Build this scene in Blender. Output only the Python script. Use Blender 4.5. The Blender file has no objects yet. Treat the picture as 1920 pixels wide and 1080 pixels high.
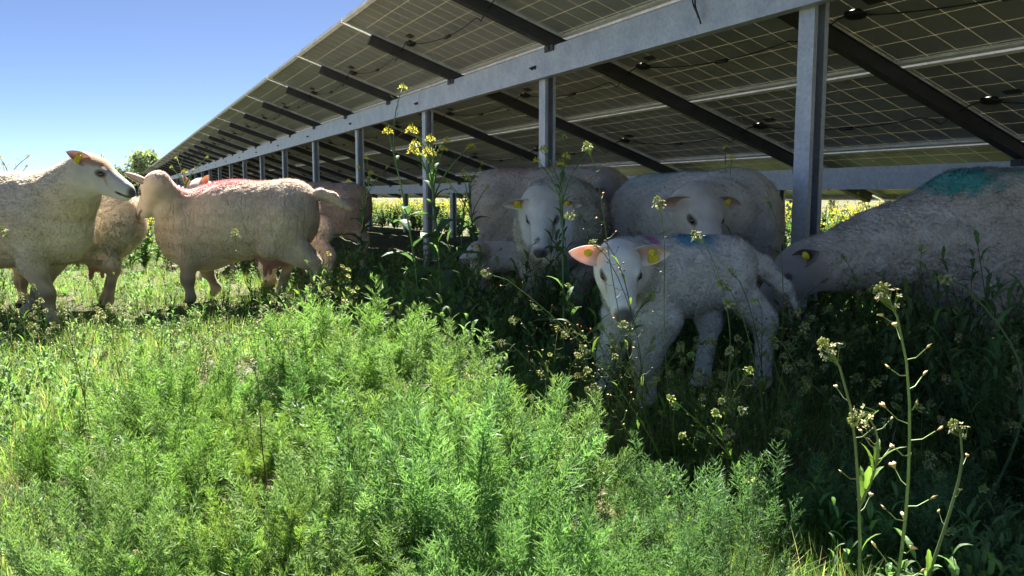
import bpy, math, random
import numpy as np
from mathutils import Vector, Matrix

# ------------------------------------------------------------------ camera, sky, sun, exposure
SC = bpy.context.scene
COL = SC.collection
R = math.radians
F = 1550.0                       # focal length in pixels of a 1920 px wide frame
CAMH = 0.66
YAW, PITCH = R(25.7), R(6.33)
cam_data = bpy.data.cameras.new('camera')
cam_data.sensor_width = 36.0
cam_data.lens = 36.0 * F / 1920.0
cam_data.clip_start = 0.02
cam_data.clip_end = 3000.0
cam = bpy.data.objects.new('camera', cam_data)
cam.location = (0, 0, CAMH)
cam.rotation_euler = (math.pi / 2 - PITCH, 0, -YAW)
COL.objects.link(cam)
SC.camera = cam

SUN = np.array([0.31, 0.80, 1.0]); SUN = SUN / np.linalg.norm(SUN)
world = bpy.data.worlds.new('World'); SC.world = world
world.use_nodes = True
wn, wl = world.node_tree.nodes, world.node_tree.links
wn.clear()
wo = wn.new('ShaderNodeOutputWorld'); bg = wn.new('ShaderNodeBackground'); sky = wn.new('ShaderNodeTexSky')
sky.sky_type = 'NISHITA'; sky.sun_disc = False
sky.sun_elevation = math.asin(SUN[2]); sky.sun_rotation = math.atan2(SUN[0], SUN[1])
sky.air_density = 0.28; sky.dust_density = 0.15; sky.ozone_density = 2.5
bg.inputs['Strength'].default_value = 0.05
wl.new(sky.outputs[0], bg.inputs[0]); wl.new(bg.outputs[0], wo.inputs[0])
sl = bpy.data.lights.new('sun', 'SUN'); sl.energy = 5.0; sl.angle = R(0.5); sl.color = (1.0, 0.955, 0.88)
so = bpy.data.objects.new('sun', sl); COL.objects.link(so)
so.rotation_euler = Vector((float(SUN[0]), float(SUN[1]), float(SUN[2]))).to_track_quat('Z', 'Y').to_euler()
so.location = (5, 12, 20)
SC.view_settings.view_transform = 'Standard'; SC.view_settings.look = 'None'
SC.view_settings.exposure = 2.08; SC.view_settings.gamma = 1.0
SC.render.engine = 'CYCLES'
SC.cycles.max_bounces = 9; SC.cycles.diffuse_bounces = 6; SC.cycles.transmission_bounces = 4
SC.cycles.transparent_max_bounces = 8; SC.cycles.use_denoising = True
SC.cycles.sample_clamp_indirect = 6.0; SC.cycles.caustics_reflective = False; SC.cycles.caustics_refractive = False

# ------------------------------------------------------------------ helpers
CR = np.array([math.cos(YAW), -math.sin(YAW), 0.0])     # to the right of the photographer
CF = np.array([math.sin(YAW), math.cos(YAW), 0.0])      # away from the photographer
def cw(l, d, z=0.0):
    """l metres to the right, d metres ahead, z above the ground -> world"""
    p = CR * l + CF * d; return np.array([p[0], p[1], z])
def at(px, py, d):
    """point d metres ahead in the direction of a photo pixel"""
    x = (px - 960) / F; y = (540 - py) / F
    fwd = math.cos(PITCH) + y * math.sin(PITCH); up = -math.sin(PITCH) + y * math.cos(PITCH)
    return cw(x / fwd * d, d, CAMH + up / fwd * d)

def mk_mesh(name, V, P, cols=None, smooth=False, mat=None, parent=None, extra=None, normals=None, n=None):
    V = np.asarray(V, dtype=np.float32); P = np.asarray(P, dtype=np.int32)
    k = P.shape[1]
    me = bpy.data.meshes.new(name)
    me.vertices.add(len(V)); me.vertices.foreach_set('co', V.ravel())
    me.loops.add(P.size); me.loops.foreach_set('vertex_index', P.ravel())
    me.polygons.add(len(P)); me.polygons.foreach_set('loop_start', np.arange(0, P.size, k, dtype=np.int32))
    me.update(calc_edges=True)
    me.polygons.foreach_set('use_smooth', np.full(len(P), bool(smooth)))
    if cols is not None:
        c = np.asarray(cols, dtype=np.float32)
        if c.shape[1] == 3: c = np.concatenate([c, np.ones((len(c), 1), np.float32)], 1)
        a = me.attributes.new('col', 'FLOAT_COLOR', 'POINT'); a.data.foreach_set('color', c.ravel())
    for nm, arr in (extra or {}).items():
        a = me.attributes.new(nm, 'FLOAT', 'POINT'); a.data.foreach_set('value', np.asarray(arr, np.float32))
    if normals is not None: me.normals_split_custom_set_from_vertices([tuple(x) for x in normals.tolist()])
    if mat: me.materials.append(mat)
    o = bpy.data.objects.new(name, me); COL.objects.link(o)
    if parent: o.parent = parent
    return o
def empty(name, loc=(0, 0, 0), rz=0.0):
    o = bpy.data.objects.new(name, None); o.empty_display_size = 0.1
    o.location = [float(v) for v in loc]; o.rotation_euler = (0, 0, rz); COL.objects.link(o); return o
def tag(o, label=None, cat=None, group=None, kind=None):
    if label: o['label'] = label
    if cat: o['category'] = cat
    if group: o['group'] = group
    if kind: o['kind'] = kind
    return o
def copy_tree(o, parent=None):
    c = o.copy(); COL.objects.link(c); c.parent = parent
    for ch in list(o.children): copy_tree(ch, c)
    return c
def rz_mat(a):
    c, s = math.cos(a), math.sin(a); return np.array([[c, -s, 0], [s, c, 0], [0, 0, 1.0]])
def basis(d, up=(0, 0, 1)):
    d = np.asarray(d, float); d = d / np.linalg.norm(d)
    s = np.cross(up, d); n_ = np.linalg.norm(s)
    s = np.array([0, 1.0, 0]) if n_ < 1e-5 else s / n_
    return d, s, np.cross(d, s)

class MB:
    """collects quads/tris; faces kept as quads (tri = repeated last vertex avoided by using tris only)"""
    def __init__(s): s.V = []; s.T = []; s.C = []; s.n = 0
    def add(s, V, T, C=(1, 1, 1)):
        V = np.asarray(V, float); T = np.asarray(T, int)
        C = np.asarray(C, float)
        if C.ndim == 1: C = np.repeat(C[None], len(V), 0)
        s.V.append(V); s.T.append(T + s.n); s.C.append(C); s.n += len(V)
    def arrays(s): return np.concatenate(s.V), np.concatenate(s.T), np.concatenate(s.C)
    def box(s, M, lo, hi, C=(1, 1, 1)):
        x0, y0, z0 = lo; x1, y1, z1 = hi
        V = np.array([[x0,y0,z0],[x1,y0,z0],[x1,y1,z0],[x0,y1,z0],[x0,y0,z1],[x1,y0,z1],[x1,y1,z1],[x0,y1,z1]], float)
        if M is not None: V = M(V)
        Q = [(0,3,2,1),(4,5,6,7),(0,1,5,4),(1,2,6,5),(2,3,7,6),(3,0,4,7)]
        T = [t for q in Q for t in ((q[0],q[1],q[2]),(q[0],q[2],q[3]))]
        s.add(V, T, C)
    def tube(s, pts, rad, k=5, C=(1, 1, 1), cap=True):
        pts = np.asarray(pts, float); n_ = len(pts)
        rad = np.broadcast_to(np.asarray(rad, float), (n_,))
        tg = np.gradient(pts, axis=0); tg /= (np.linalg.norm(tg, axis=1)[:, None] + 1e-9)
        ref = np.array([0.31, 0.95, 0.07]) if abs(tg[0][2]) > .7 else np.array([0, 0, 1.0])
        a = np.cross(tg, ref); a /= (np.linalg.norm(a, axis=1)[:, None] + 1e-9); b = np.cross(tg, a)
        th = np.arange(k) / k * 2 * math.pi
        V = pts[:, None] + rad[:, None, None] * (np.cos(th)[None, :, None] * a[:, None] + np.sin(th)[None, :, None] * b[:, None])
        V = V.reshape(-1, 3); T = []
        for i in range(n_ - 1):
            for j in range(k):
                p, q = i * k + j, i * k + (j + 1) % k
                T += [(p, q, q + k), (p, q + k, p + k)]
        if cap:
            V = np.concatenate([V, pts[:1], pts[-1:]]); m = n_ * k
            for j in range(k):
                T += [(m, (j + 1) % k, j), (m + 1, (n_ - 1) * k + j, (n_ - 1) * k + (j + 1) % k)]
        if np.ndim(C) == 2: C = np.concatenate([np.repeat(C, k, 0)] + ([C[:1], C[-1:]] if cap else []))
        s.add(V, T, C)
    def ell(s, c, r, M=None, nu=10, nv=7, C=(1, 1, 1)):
        u = np.arange(nu) / nu * 2 * math.pi; v = np.linspace(0.02, math.pi - .02, nv)
        V = np.array([[math.cos(a) * math.sin(b), math.sin(a) * math.sin(b), math.cos(b)] for b in v for a in u]) * np.asarray(r)
        if M is not None: V = V @ np.asarray(M).T
        V = V + np.asarray(c); T = []
        for i in range(nv - 1):
            for j in range(nu):
                p, q = i * nu + j, i * nu + (j + 1) % nu
                T += [(p, p + nu, q + nu), (p, q + nu, q)]
        s.add(V, T, C)
    def build(s, name, mat, parent=None, smooth=False):
        V, T, C = s.arrays(); return mk_mesh(name, V, T, C, smooth, mat, parent)

def ribbon(mb, pts, w, side, C, Ctip=None):
    """flat leaf strip along pts; w = widths"""
    pts = np.asarray(pts, float); n_ = len(pts); w = np.asarray(w, float)[:, None]
    side = np.asarray(side, float)
    V = np.stack([pts - side * w / 2, pts + side * w / 2], 1).reshape(-1, 3)
    T = []
    for i in range(n_ - 1): a = 2 * i; T += [(a, a + 1, a + 3), (a, a + 3, a + 2)]
    C = np.asarray(C, float)
    if Ctip is not None:
        t = np.repeat(np.linspace(0, 1, n_), 2)[:, None]; C = C * (1 - t) + np.asarray(Ctip, float) * t
    mb.add(V, T, C)

# ------------------------------------------------------------------ materials
def new_mat(name):
    m = bpy.data.materials.new(name); m.use_nodes = True; nt = m.node_tree; nt.nodes.clear()
    return m, nt.nodes, nt.links
def nd(N, t, **kw):
    x = N.new(t)
    for k, v in kw.items():
        if k in x.inputs: x.inputs[k].default_value = v
        else: setattr(x, k, v)
    return x
def ramp(N, stops):
    r = N.new('ShaderNodeValToRGB'); e = r.color_ramp.elements
    while len(e) < len(stops): e.new(0.5)
    for i, (p, c) in enumerate(stops): e[i].position = p; e[i].color = (*c, 1) if len(c) == 3 else c
    return r

def mat_leaf(name, trans=0.45, rough=0.55, spec=0.25, tcol=(1.12, 1.18, 0.62)):
    m, N, L = new_mat(name)
    a = nd(N, 'ShaderNodeAttribute', attribute_name='col')
    p = nd(N, 'ShaderNodeBsdfPrincipled', Roughness=rough); p.inputs['Specular IOR Level'].default_value = spec
    t = N.new('ShaderNodeBsdfTranslucent'); mx = nd(N, 'ShaderNodeMixShader', Fac=trans); o = N.new('ShaderNodeOutputMaterial')
    mul = nd(N, 'ShaderNodeMix', data_type='RGBA', blend_type='MULTIPLY'); mul.inputs[0].default_value = 1.0
    mul.inputs[7].default_value = (*tcol, 1)
    no = nd(N, 'ShaderNodeTexNoise', Scale=9.0, Detail=2.0); g = nd(N, 'ShaderNodeNewGeometry')
    L.new(g.outputs['Position'], no.inputs['Vector'])
    hs = nd(N, 'ShaderNodeHueSaturation'); mr = nd(N, 'ShaderNodeMapRange'); mr.inputs[3].default_value = .72; mr.inputs[4].default_value = 1.28
    mr.inputs[1].default_value = .3; mr.inputs[2].default_value = .7
    L.new(no.outputs[0], mr.inputs[0]); L.new(mr.outputs[0], hs.inputs['Value']); L.new(a.outputs['Color'], hs.inputs['Color'])
    L.new(hs.outputs[0], p.inputs['Base Color']); L.new(hs.outputs[0], mul.inputs[6]); L.new(mul.outputs[2], t.inputs[0])
    L.new(p.outputs[0], mx.inputs[1]); L.new(t.outputs[0], mx.inputs[2]); L.new(mx.outputs[0], o.inputs[0])
    return m
M_LEAF = mat_leaf('leaf', 0.45)
M_THREAD = mat_leaf('thread_leaf', 0.40, 0.5, 0.3, (1.15, 1.25, 0.6))
M_PETAL = mat_leaf('petal', 0.35, 0.7, 0.1, (1.1, 1.1, 0.9))
M_STEM = mat_leaf('stem', 0.12, 0.5, 0.3)

def mat_steel(name, base=(0.56, 0.585, 0.62), rough=0.5, metal=0.5):
    m, N, L = new_mat(name)
    tc = nd(N, 'ShaderNodeTexCoord'); v = nd(N, 'ShaderNodeTexVoronoi', Scale=70.0); n2 = nd(N, 'ShaderNodeTexNoise', Scale=6.0, Detail=5.0)
    L.new(tc.outputs['Object'], v.inputs['Vector']); L.new(tc.outputs['Object'], n2.inputs['Vector'])
    r1 = ramp(N, [(0.0, tuple(c * .86 for c in base)), (1.0, tuple(min(1, c * 1.1) for c in base))])
    L.new(v.outputs['Color'], r1.inputs[0])
    r2 = ramp(N, [(0.3, (.80, .80, .80)), (0.65, (1.05, 1.05, 1.05))]); L.new(n2.outputs[0], r2.inputs[0])
    mul = nd(N, 'ShaderNodeMix', data_type='RGBA', blend_type='MULTIPLY'); mul.inputs[0].default_value = 1.0
    L.new(r1.outputs[0], mul.inputs[6]); L.new(r2.outputs[0], mul.inputs[7])
    p = nd(N, 'ShaderNodeBsdfPrincipled', Roughness=rough, Metallic=metal); L.new(mul.outputs[2], p.inputs['Base Color'])
    mr = nd(N, 'ShaderNodeMapRange'); mr.inputs[3].default_value = rough - .1; mr.inputs[4].default_value = rough + .15
    L.new(n2.outputs[0], mr.inputs[0]); L.new(mr.outputs[0], p.inputs['Roughness'])
    o = N.new('ShaderNodeOutputMaterial'); L.new(p.outputs[0], o.inputs[0]); return m
M_STEEL = mat_steel('galvanized_steel')
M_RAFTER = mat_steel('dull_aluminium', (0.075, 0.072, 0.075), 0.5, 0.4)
M_FRAME = mat_steel('module_frame_aluminium', (0.86, 0.86, 0.84), 0.45, 0.1)
def plain(name, c, rough=.6, metal=0., spec=.4):
    m, N, L = new_mat(name)
    tc = nd(N, 'ShaderNodeTexCoord'); n2 = nd(N, 'ShaderNodeTexNoise', Scale=25.0, Detail=3.0); L.new(tc.outputs['Object'], n2.inputs['Vector'])
    r = ramp(N, [(.3, tuple(x * .8 for x in c)), (.7, tuple(min(1, x * 1.15) for x in c))]); L.new(n2.outputs[0], r.inputs[0])
    p = nd(N, 'ShaderNodeBsdfPrincipled', Roughness=rough, Metallic=metal); p.inputs['Specular IOR Level'].default_value = spec
    L.new(r.outputs[0], p.inputs['Base Color']); o = N.new('ShaderNodeOutputMaterial'); L.new(p.outputs[0], o.inputs[0]); return m
M_BLACK = plain('black_plastic', (.018, .018, .018), .45)
M_TAGY = plain('yellow_tag_plastic', (.75, .62, .05), .45)
M_EYE = plain('dark_eye', (.02, .012, .008), .08, 0, .8)
M_DARKPL = plain('label_sticker', (.05, .05, .045), .5)

def mat_panel():
    m, N, L = new_mat('glass_glass_module')
    tc = nd(N, 'ShaderNodeTexCoord'); sep = nd(N, 'ShaderNodeSeparateXYZ'); L.new(tc.outputs['Object'], sep.inputs[0])
    def line(sock, off, pitch, w):
        a = nd(N, 'ShaderNodeMath', operation='ADD'); a.inputs[1].default_value = off
        L.new(sock, a.inputs[0])
        f = nd(N, 'ShaderNodeMath', operation='PINGPONG'); f.inputs[1].default_value = pitch / 2; L.new(a.outputs[0], f.inputs[0])
        c = nd(N, 'ShaderNodeMath', operation='LESS_THAN'); c.inputs[1].default_value = w / 2; L.new(f.outputs[0], c.inputs[0]); return c
    # object x = along the slope 0..1.01, y = along the row 0..1.65
    lx = line(sep.outputs[0], 0.0 - 0.025, 0.16, 0.0048); ly = line(sep.outputs[1], 0.0 - 0.025, 0.16, 0.0048)
    mx = nd(N, 'ShaderNodeMath', operation='MAXIMUM'); L.new(lx.outputs[0], mx.inputs[0]); L.new(ly.outputs[0], mx.inputs[1])
    n2 = nd(N, 'ShaderNodeTexNoise', Scale=2.2, Detail=6.0, Roughness=.65); L.new(tc.outputs['Object'], n2.inputs['Vector'])
    cell = ramp(N, [(.3, (.225, .24, .25)), (.7, (.30, .315, .325))]); L.new(n2.outputs[0], cell.inputs[0])
    p = nd(N, 'ShaderNodeBsdfPrincipled', Roughness=.32); p.inputs['Specular IOR Level'].default_value = .45
    L.new(cell.outputs[0], p.inputs['Base Color'])
    mr = nd(N, 'ShaderNodeMapRange'); mr.inputs[3].default_value = .22; mr.inputs[4].default_value = .5; L.new(n2.outputs[0], mr.inputs[0]); L.new(mr.outputs[0], p.inputs['Roughness'])
    d = nd(N, 'ShaderNodeBsdfPrincipled', Roughness=.6); d.inputs['Base Color'].default_value = (.82, .79, .68, 1)
    t = N.new('ShaderNodeBsdfTranslucent'); t.inputs[0].default_value = (.85, .79, .62, 1)
    dm = nd(N, 'ShaderNodeMixShader', Fac=.26); L.new(d.outputs[0], dm.inputs[1]); L.new(t.outputs[0], dm.inputs[2])
    ms = N.new('ShaderNodeMixShader'); L.new(mx.outputs[0], ms.inputs[0]); L.new(p.outputs[0], ms.inputs[1]); L.new(dm.outputs[0], ms.inputs[2])
    o = N.new('ShaderNodeOutputMaterial'); L.new(ms.outputs[0], o.inputs[0]); return m
M_PANEL = mat_panel()
# ------------------------------------------------------------------ ground
def gnoise(x, y):
    return (0.022 * np.sin(x * 1.7 + 1.3 * np.sin(y * 1.1)) + 0.018 * np.sin(y * 2.3 + x * .9 + 1.0) + 0.010 * np.sin(x * 5.1 + y * 3.7) + 0.007 * np.sin(y * 9.3 - x * 7.1))
def gz(x, y):
    x = np.asarray(x, float); y = np.asarray(y, float)
    r_ = np.hypot(x, y); return gnoise(x, y) * np.clip(1.6 - r_ / 60, 0.15, 1.0)
def mat_ground():
    m, N, L = new_mat('soil_and_thatch')
    g = nd(N, 'ShaderNodeNewGeometry')
    n1 = nd(N, 'ShaderNodeTexNoise', Scale=1.3, Detail=8.0, Roughness=.65); n2 = nd(N, 'ShaderNodeTexNoise', Scale=38.0, Detail=6.0, Roughness=.7); n3 = nd(N, 'ShaderNodeTexNoise', Scale=.25, Detail=3.0)
    for n_ in (n1, n2, n3): L.new(g.outputs['Position'], n_.inputs['Vector'])
    soil = ramp(N, [(.3, (.08, .065, .045)), (.5, (.17, .14, .10)), (.72, (.34, .29, .21))]); L.new(n2.outputs[0], soil.inputs[0])
    moss = ramp(N, [(.3, (.06, .085, .03)), (.7, (.12, .17, .06))]); L.new(n2.outputs[0], moss.inputs[0])
    mk = ramp(N, [(.42, (0, 0, 0)), (.6, (1, 1, 1))]); L.new(n1.outputs[0], mk.inputs[0])
    mx = nd(N, 'ShaderNodeMix', data_type='RGBA'); L.new(mk.outputs[0], mx.inputs[0]); L.new(soil.outputs[0], mx.inputs[6]); L.new(moss.outputs[0], mx.inputs[7])
    p = nd(N, 'ShaderNodeBsdfPrincipled', Roughness=.95); p.inputs['Specular IOR Level'].default_value = .15; L.new(mx.outputs[2], p.inputs['Base Color'])
    b = nd(N, 'ShaderNodeBump', Strength=.8, Distance=.02); L.new(n2.outputs[0], b.inputs['Height']); L.new(b.outputs[0], p.inputs['Normal'])
    o = N.new('ShaderNodeOutputMaterial'); L.new(p.outputs[0], o.inputs[0]); return m
M_GROUND = mat_ground()
a_ = np.concatenate([-np.geomspace(900, 8, 30), np.linspace(-7.9, 12, 260), np.geomspace(12.2, 900, 34)])
b_ = np.concatenate([-np.geomspace(60, 1.2, 12), np.linspace(-1, 14, 220), np.geomspace(14.2, 2500, 40)])
X, Y = np.meshgrid(a_, b_, indexing='ij'); nx, ny = X.shape
V = np.stack([X, Y, gz(X, Y)], -1).reshape(-1, 3)
I = np.arange(nx * ny).reshape(nx, ny)
Q = np.stack([I[:-1, :-1], I[1:, :-1], I[1:, 1:], I[:-1, 1:]], -1).reshape(-1, 4)
ground = tag(mk_mesh('ground', V, Q, None, True, M_GROUND), kind='structure')

# ------------------------------------------------------------------ solar array (rows run along +Y, panels face +X)
TH = R(19.0); cT, sT = math.cos(TH), math.sin(TH)
COLP, ROWP = 1.67, 1.03                  # module pitch along the row / down the slope
Y0 = 4.65                                # one of the joints between columns
def solar_array(name, label, ox, first, ncol, nposts_y0, detail, cat='solar array', zoff=0.0):
    root = tag(empty(name, (ox, 0, 0)), label, cat)
    XE, ZE = 1.606, CAMH + 1.305 + zoff
    def slope(V):   # (s, y, n) -> local
        return np.stack([XE + V[:, 0] * cT + V[:, 2] * sT, V[:, 1], ZE - V[:, 0] * sT + V[:, 2] * cT], 1)
    rot = (0, TH, 0)
    # one module: laminate, frame, junction box, sticker, cable
    W, Ln = 1.01, 1.65
    mb = MB(); mb.box(None, (.004, .004, .027), (W - .004, Ln - .004, .032)); pan = mb.build('solar_panel', M_PANEL)
    fb = MB()
    for lo, hi in (((0, 0, 0), (.003, Ln, .035)), ((W - .003, 0, 0), (W, Ln, .035)), ((.003, 0, 0), (W - .003, .003, .035)), ((.003, Ln - .003, 0), (W - .003, Ln, .035)),
                   ((.003, .003, 0), (.028, Ln - .003, .002)), ((W - .028, .003, 0), (W - .003, Ln - .003, .002)), ((.028, .003, 0), (W - .028, .028, .002)), ((.028, Ln - .028, 0), (W - .028, Ln - .003, .002)),
                   ((.003, .003, .0232), (.010, Ln - .003, .0262)), ((W - .010, .003, .0232), (W - .003, Ln - .003, .0262)), ((.010, .003, .0232), (W - .010, .010, .0262)), ((.010, Ln - .010, .0232), (W - .010, Ln - .003, .0262))):
        fb.box(None, lo, hi)
    fr = fb.build('frame', M_FRAME, pan)
    kids = [fr]
    if detail:
        jb = MB(); jb.ell((W * .5, Ln - .17, .013), (.038, .062, .012), nu=14, nv=6); jb.box(None, (W * .5 - .028, Ln - .21, .008), (W * .5 + .028, Ln - .13, .0265))
        kids.append(jb.build('junction_box', M_BLACK, pan, True))
        sb = MB(); sb.box(None, (W * .42, Ln - .36, .0235), (W * .42 + .045, Ln - .27, .0268)); kids.append(sb.build('type_plate', M_DARKPL, pan))
        cb = MB()
        t = np.linspace(0, 1, 22); yy = Ln - .2 - t * (Ln + .02 - .05)
        cb.tube(np.stack([W * .5 + .05 * np.sin(t * 3.1) - .03 * t, yy, .008 - .055 * np.sin(t * math.pi) ** .8 - .07 * np.exp(-((t - .86) / .05) ** 2)], 1), .0035, 5)
        k = int(22 * .5); cb.box(None, (W * .5 + .028, Ln * .42, -.055), (W * .5 + .045, Ln * .42 + .10, -.04))
        kids.append(cb.build('cable', M_BLACK, pan, True))
    placed = []
    for c in range(ncol):
        for r_ in range(4):
            placed.append((first + c, r_))
    def seen_key(cr): # nearest to the photographer first
        return abs((Y0 + cr[0] * COLP) - 3.0) + (0 if r_ else 0)
    placed.sort(key=seen_key)
    near, far = placed[:100], placed[100:]
    rnd = random.Random(5)
    for i, (c, r_) in enumerate(near):
        if i == 0: p, ks = pan, None; p.parent = root
        else: p = copy_tree(pan, root)
        s = r_ * ROWP + .01 + rnd.uniform(-.002, .002); y = Y0 + c * COLP + .01
        p.location = (XE + s * cT, y, ZE - s * sT); p.rotation_euler = rot
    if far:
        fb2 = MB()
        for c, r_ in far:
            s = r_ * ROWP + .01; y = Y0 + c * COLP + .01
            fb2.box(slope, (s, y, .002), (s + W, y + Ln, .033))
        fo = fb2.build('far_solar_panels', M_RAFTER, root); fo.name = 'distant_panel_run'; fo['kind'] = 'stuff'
    y0, y1 = Y0 + first * COLP, Y0 + (first + ncol) * COLP
    # rafters
    for c in range(ncol + 1):
        y = Y0 + (first + c) * COLP
        rb = MB(); w = .030
        rb.box(slope, (.25, y - w, -.068), (3.95, y - w + .004, -.001)); rb.box(slope, (.25, y + w - .004, -.068), (3.95, y + w, -.001))
        rb.box(slope, (.25, y - w + .004, -.068), (3.95, y + w - .004, -.063)); rb.box(slope, (.25, y - w - .014, -.006), (3.95, y - w, -.001)); rb.box(slope, (.25, y + w, -.006), (3.95, y + w + .014, -.001))
        rb.box(slope, (.25, y - w + .004, -.0625), (.254, y + w - .004, -.002))
        rb.build('rafter', M_RAFTER, root)
    # beams: C sections running the length of the row
    def cbeam(xf, ztop, h, name='beam'):
        b = MB(); wv = .055
        b.box(None, (xf, y0 - .2, ztop - h), (xf + .004, y1 + .2, ztop))
        b.box(None, (xf + .004, y0 - .2, ztop - .004), (xf + wv, y1 + .2, ztop)); b.box(None, (xf + .004, y0 - .2, ztop - h), (xf + wv, y1 + .2, ztop - h + .004))
        b.box(None, (xf + wv - .004, y0 - .2, ztop - h + .004), (xf + wv, y1 + .2, ztop - h + .022)); b.box(None, (xf + wv - .004, y0 - .2, ztop - .022), (xf + wv, y1 + .2, ztop - .004))
        return b.build(name, M_STEEL, root)
    zf = CAMH + .925 + zoff; cbeam(2.50, zf, .175)
    zr = CAMH + .198 + zoff; cbeam(4.60, zr, .150)
    # clamps joining each rafter to the beams, with bolts
    for xf, zt in ((2.50, zf), (4.60, zr)):
        c0 = None
        for c in range(ncol + 1):
            y = Y0 + (first + c) * COLP
            if c0 is None:
                cl = MB(); cl.box(None, (xf - .012, -.055, zt - .03), (xf - .003, .055, zt + .008)); cl.box(None, (xf - .02, -.012, zt - .022), (xf - .0125, .012, zt + .002))
                c0 = cl.build('clamp', M_RAFTER, root); c0.location.y = y
            else: copy_tree(c0, root).location.y = y
    # posts
    for xp, zt, yb in ((2.505, zf - .03, nposts_y0[0]), (4.605, zr - .02, nposts_y0[1])):
        k = 0; y = yb
        while y > y0: y -= 2.29
        y += 2.29
        while y < y1:
            pb = MB(); w, d = .085, .078     # open C section, its slot facing down the row
            a, b = xp + .0565, xp + .0565 + d
            pb.box(None, (a, y - w / 2, -.3), (a + .005, y + w / 2, zt)); pb.box(None, (b - .005, y - w / 2, -.3), (b, y + w / 2, zt))
            pb.box(None, (a + .005, y + w / 2 - .005, -.3), (b - .005, y + w / 2, zt))
            pb.box(None, (a + .005, y - w / 2, -.3), (a + .019, y - w / 2 + .005, zt)); pb.box(None, (b - .019, y - w / 2, -.3), (b - .005, y - w / 2 + .005, zt))
            post = pb.build('post', M_STEEL, root)
            bb = MB()
            for dy in (-.02, .02):
                bb.tube([(xp - .016, y + dy, zt - .07), (xp - .002 - .006, y + dy, zt - .07)], .009, 6); bb.tube([(xp - .028, y + dy, zt - .07), (xp - .0165, y + dy, zt - .07)], .0045, 6)
                bb.box(None, (xp - .0075, y + dy - .014, zt - .082), (xp - .0055, y + dy + .014, zt - .058))
            bb.build('bolt', M_RAFTER, post)
            y += 2.29
    return root
arr1 = solar_array('solar_array', 'long tilted solar array overhead on steel posts sheltering the flock', 0.0, -4, 31, (2.580, 4.967), True)
arr1['group'] = 'parallel rows of solar panels'
arr2 = solar_array('solar_array', 'second solar array seen low under the first one beyond the sunlit yellow rape', 9.3, -2, 14, (3.1, 4.0), False)
arr2['group'] = 'parallel rows of solar panels'
# cable hanging over the front beam near the first post
cb = MB(); t = np.linspace(0, 1, 14)
for q, (dy, dz) in enumerate(((0, 0), (.018, .03))):
    cb.tube(np.stack([2.487 - .02 * np.sin(t * 3.1) + .0 * t, 3.17 + dy + .012 * np.sin(t * 5), CAMH + .96 - (.17 - dz) * t], 1), .004, 5)
o = cb.build('cable_tie_loop', M_BLACK, arr1, True); o.name = 'hanging_cable'
# ------------------------------------------------------------------ animals: smooth-union distance fields meshed with surface nets
def surface_nets(Fd, org, h):
    S = Fd.shape; ins = Fd < 0
    cnt = np.zeros(tuple(n_ - 1 for n_ in S), np.int8)
    corners = [(a, b, c) for a in (0, 1) for b in (0, 1) for c in (0, 1)]
    def sub(A, o): return A[o[0]:S[0] - 1 + o[0], o[1]:S[1] - 1 + o[1], o[2]:S[2] - 1 + o[2]]
    for o in corners: cnt += sub(ins, o)
    cell = (cnt > 0) & (cnt < 8); idx = np.argwhere(cell)
    vid = -np.ones(cell.shape, np.int32); vid[cell] = np.arange(len(idx))
    acc = np.zeros((len(idx), 3)); num = np.zeros(len(idx))
    for i, a in enumerate(corners):
        for b in corners[i + 1:]:
            if sum(abs(x - y) for x, y in zip(a, b)) != 1: continue
            fa = Fd[idx[:, 0] + a[0], idx[:, 1] + a[1], idx[:, 2] + a[2]]; fb = Fd[idx[:, 0] + b[0], idx[:, 1] + b[1], idx[:, 2] + b[2]]
            m = (fa < 0) != (fb < 0); t = np.where(m, fa / np.where(m, fa - fb, 1), 0)
            acc += (np.array(a)[None] + t[:, None] * (np.array(b) - np.array(a))[None]) * m[:, None]; num += m
    V = (idx + acc / num[:, None]) * h + org
    Q = []
    for ax in range(3):
        b, c = (ax + 1) % 3, (ax + 2) % 3
        s0 = [slice(1, -1)] * 3; s0[ax] = slice(0, S[ax] - 1); s1 = list(s0); s1[ax] = slice(1, S[ax])
        A, B = ins[tuple(s0)], ins[tuple(s1)]
        for flip, msk in ((False, A & ~B), (True, ~A & B)):
            e = np.argwhere(msk) + np.array([0 if k == ax else 1 for k in range(3)])
            q = []
            for db, dc in ((-1, -1), (0, -1), (0, 0), (-1, 0)):
                p = e.copy(); p[:, b] += db; p[:, c] += dc; q.append(vid[p[:, 0], p[:, 1], p[:, 2]])
            q = np.stack(q, 1); Q.append(q[:, ::-1] if flip else q)
    return V, np.concatenate(Q)

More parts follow.
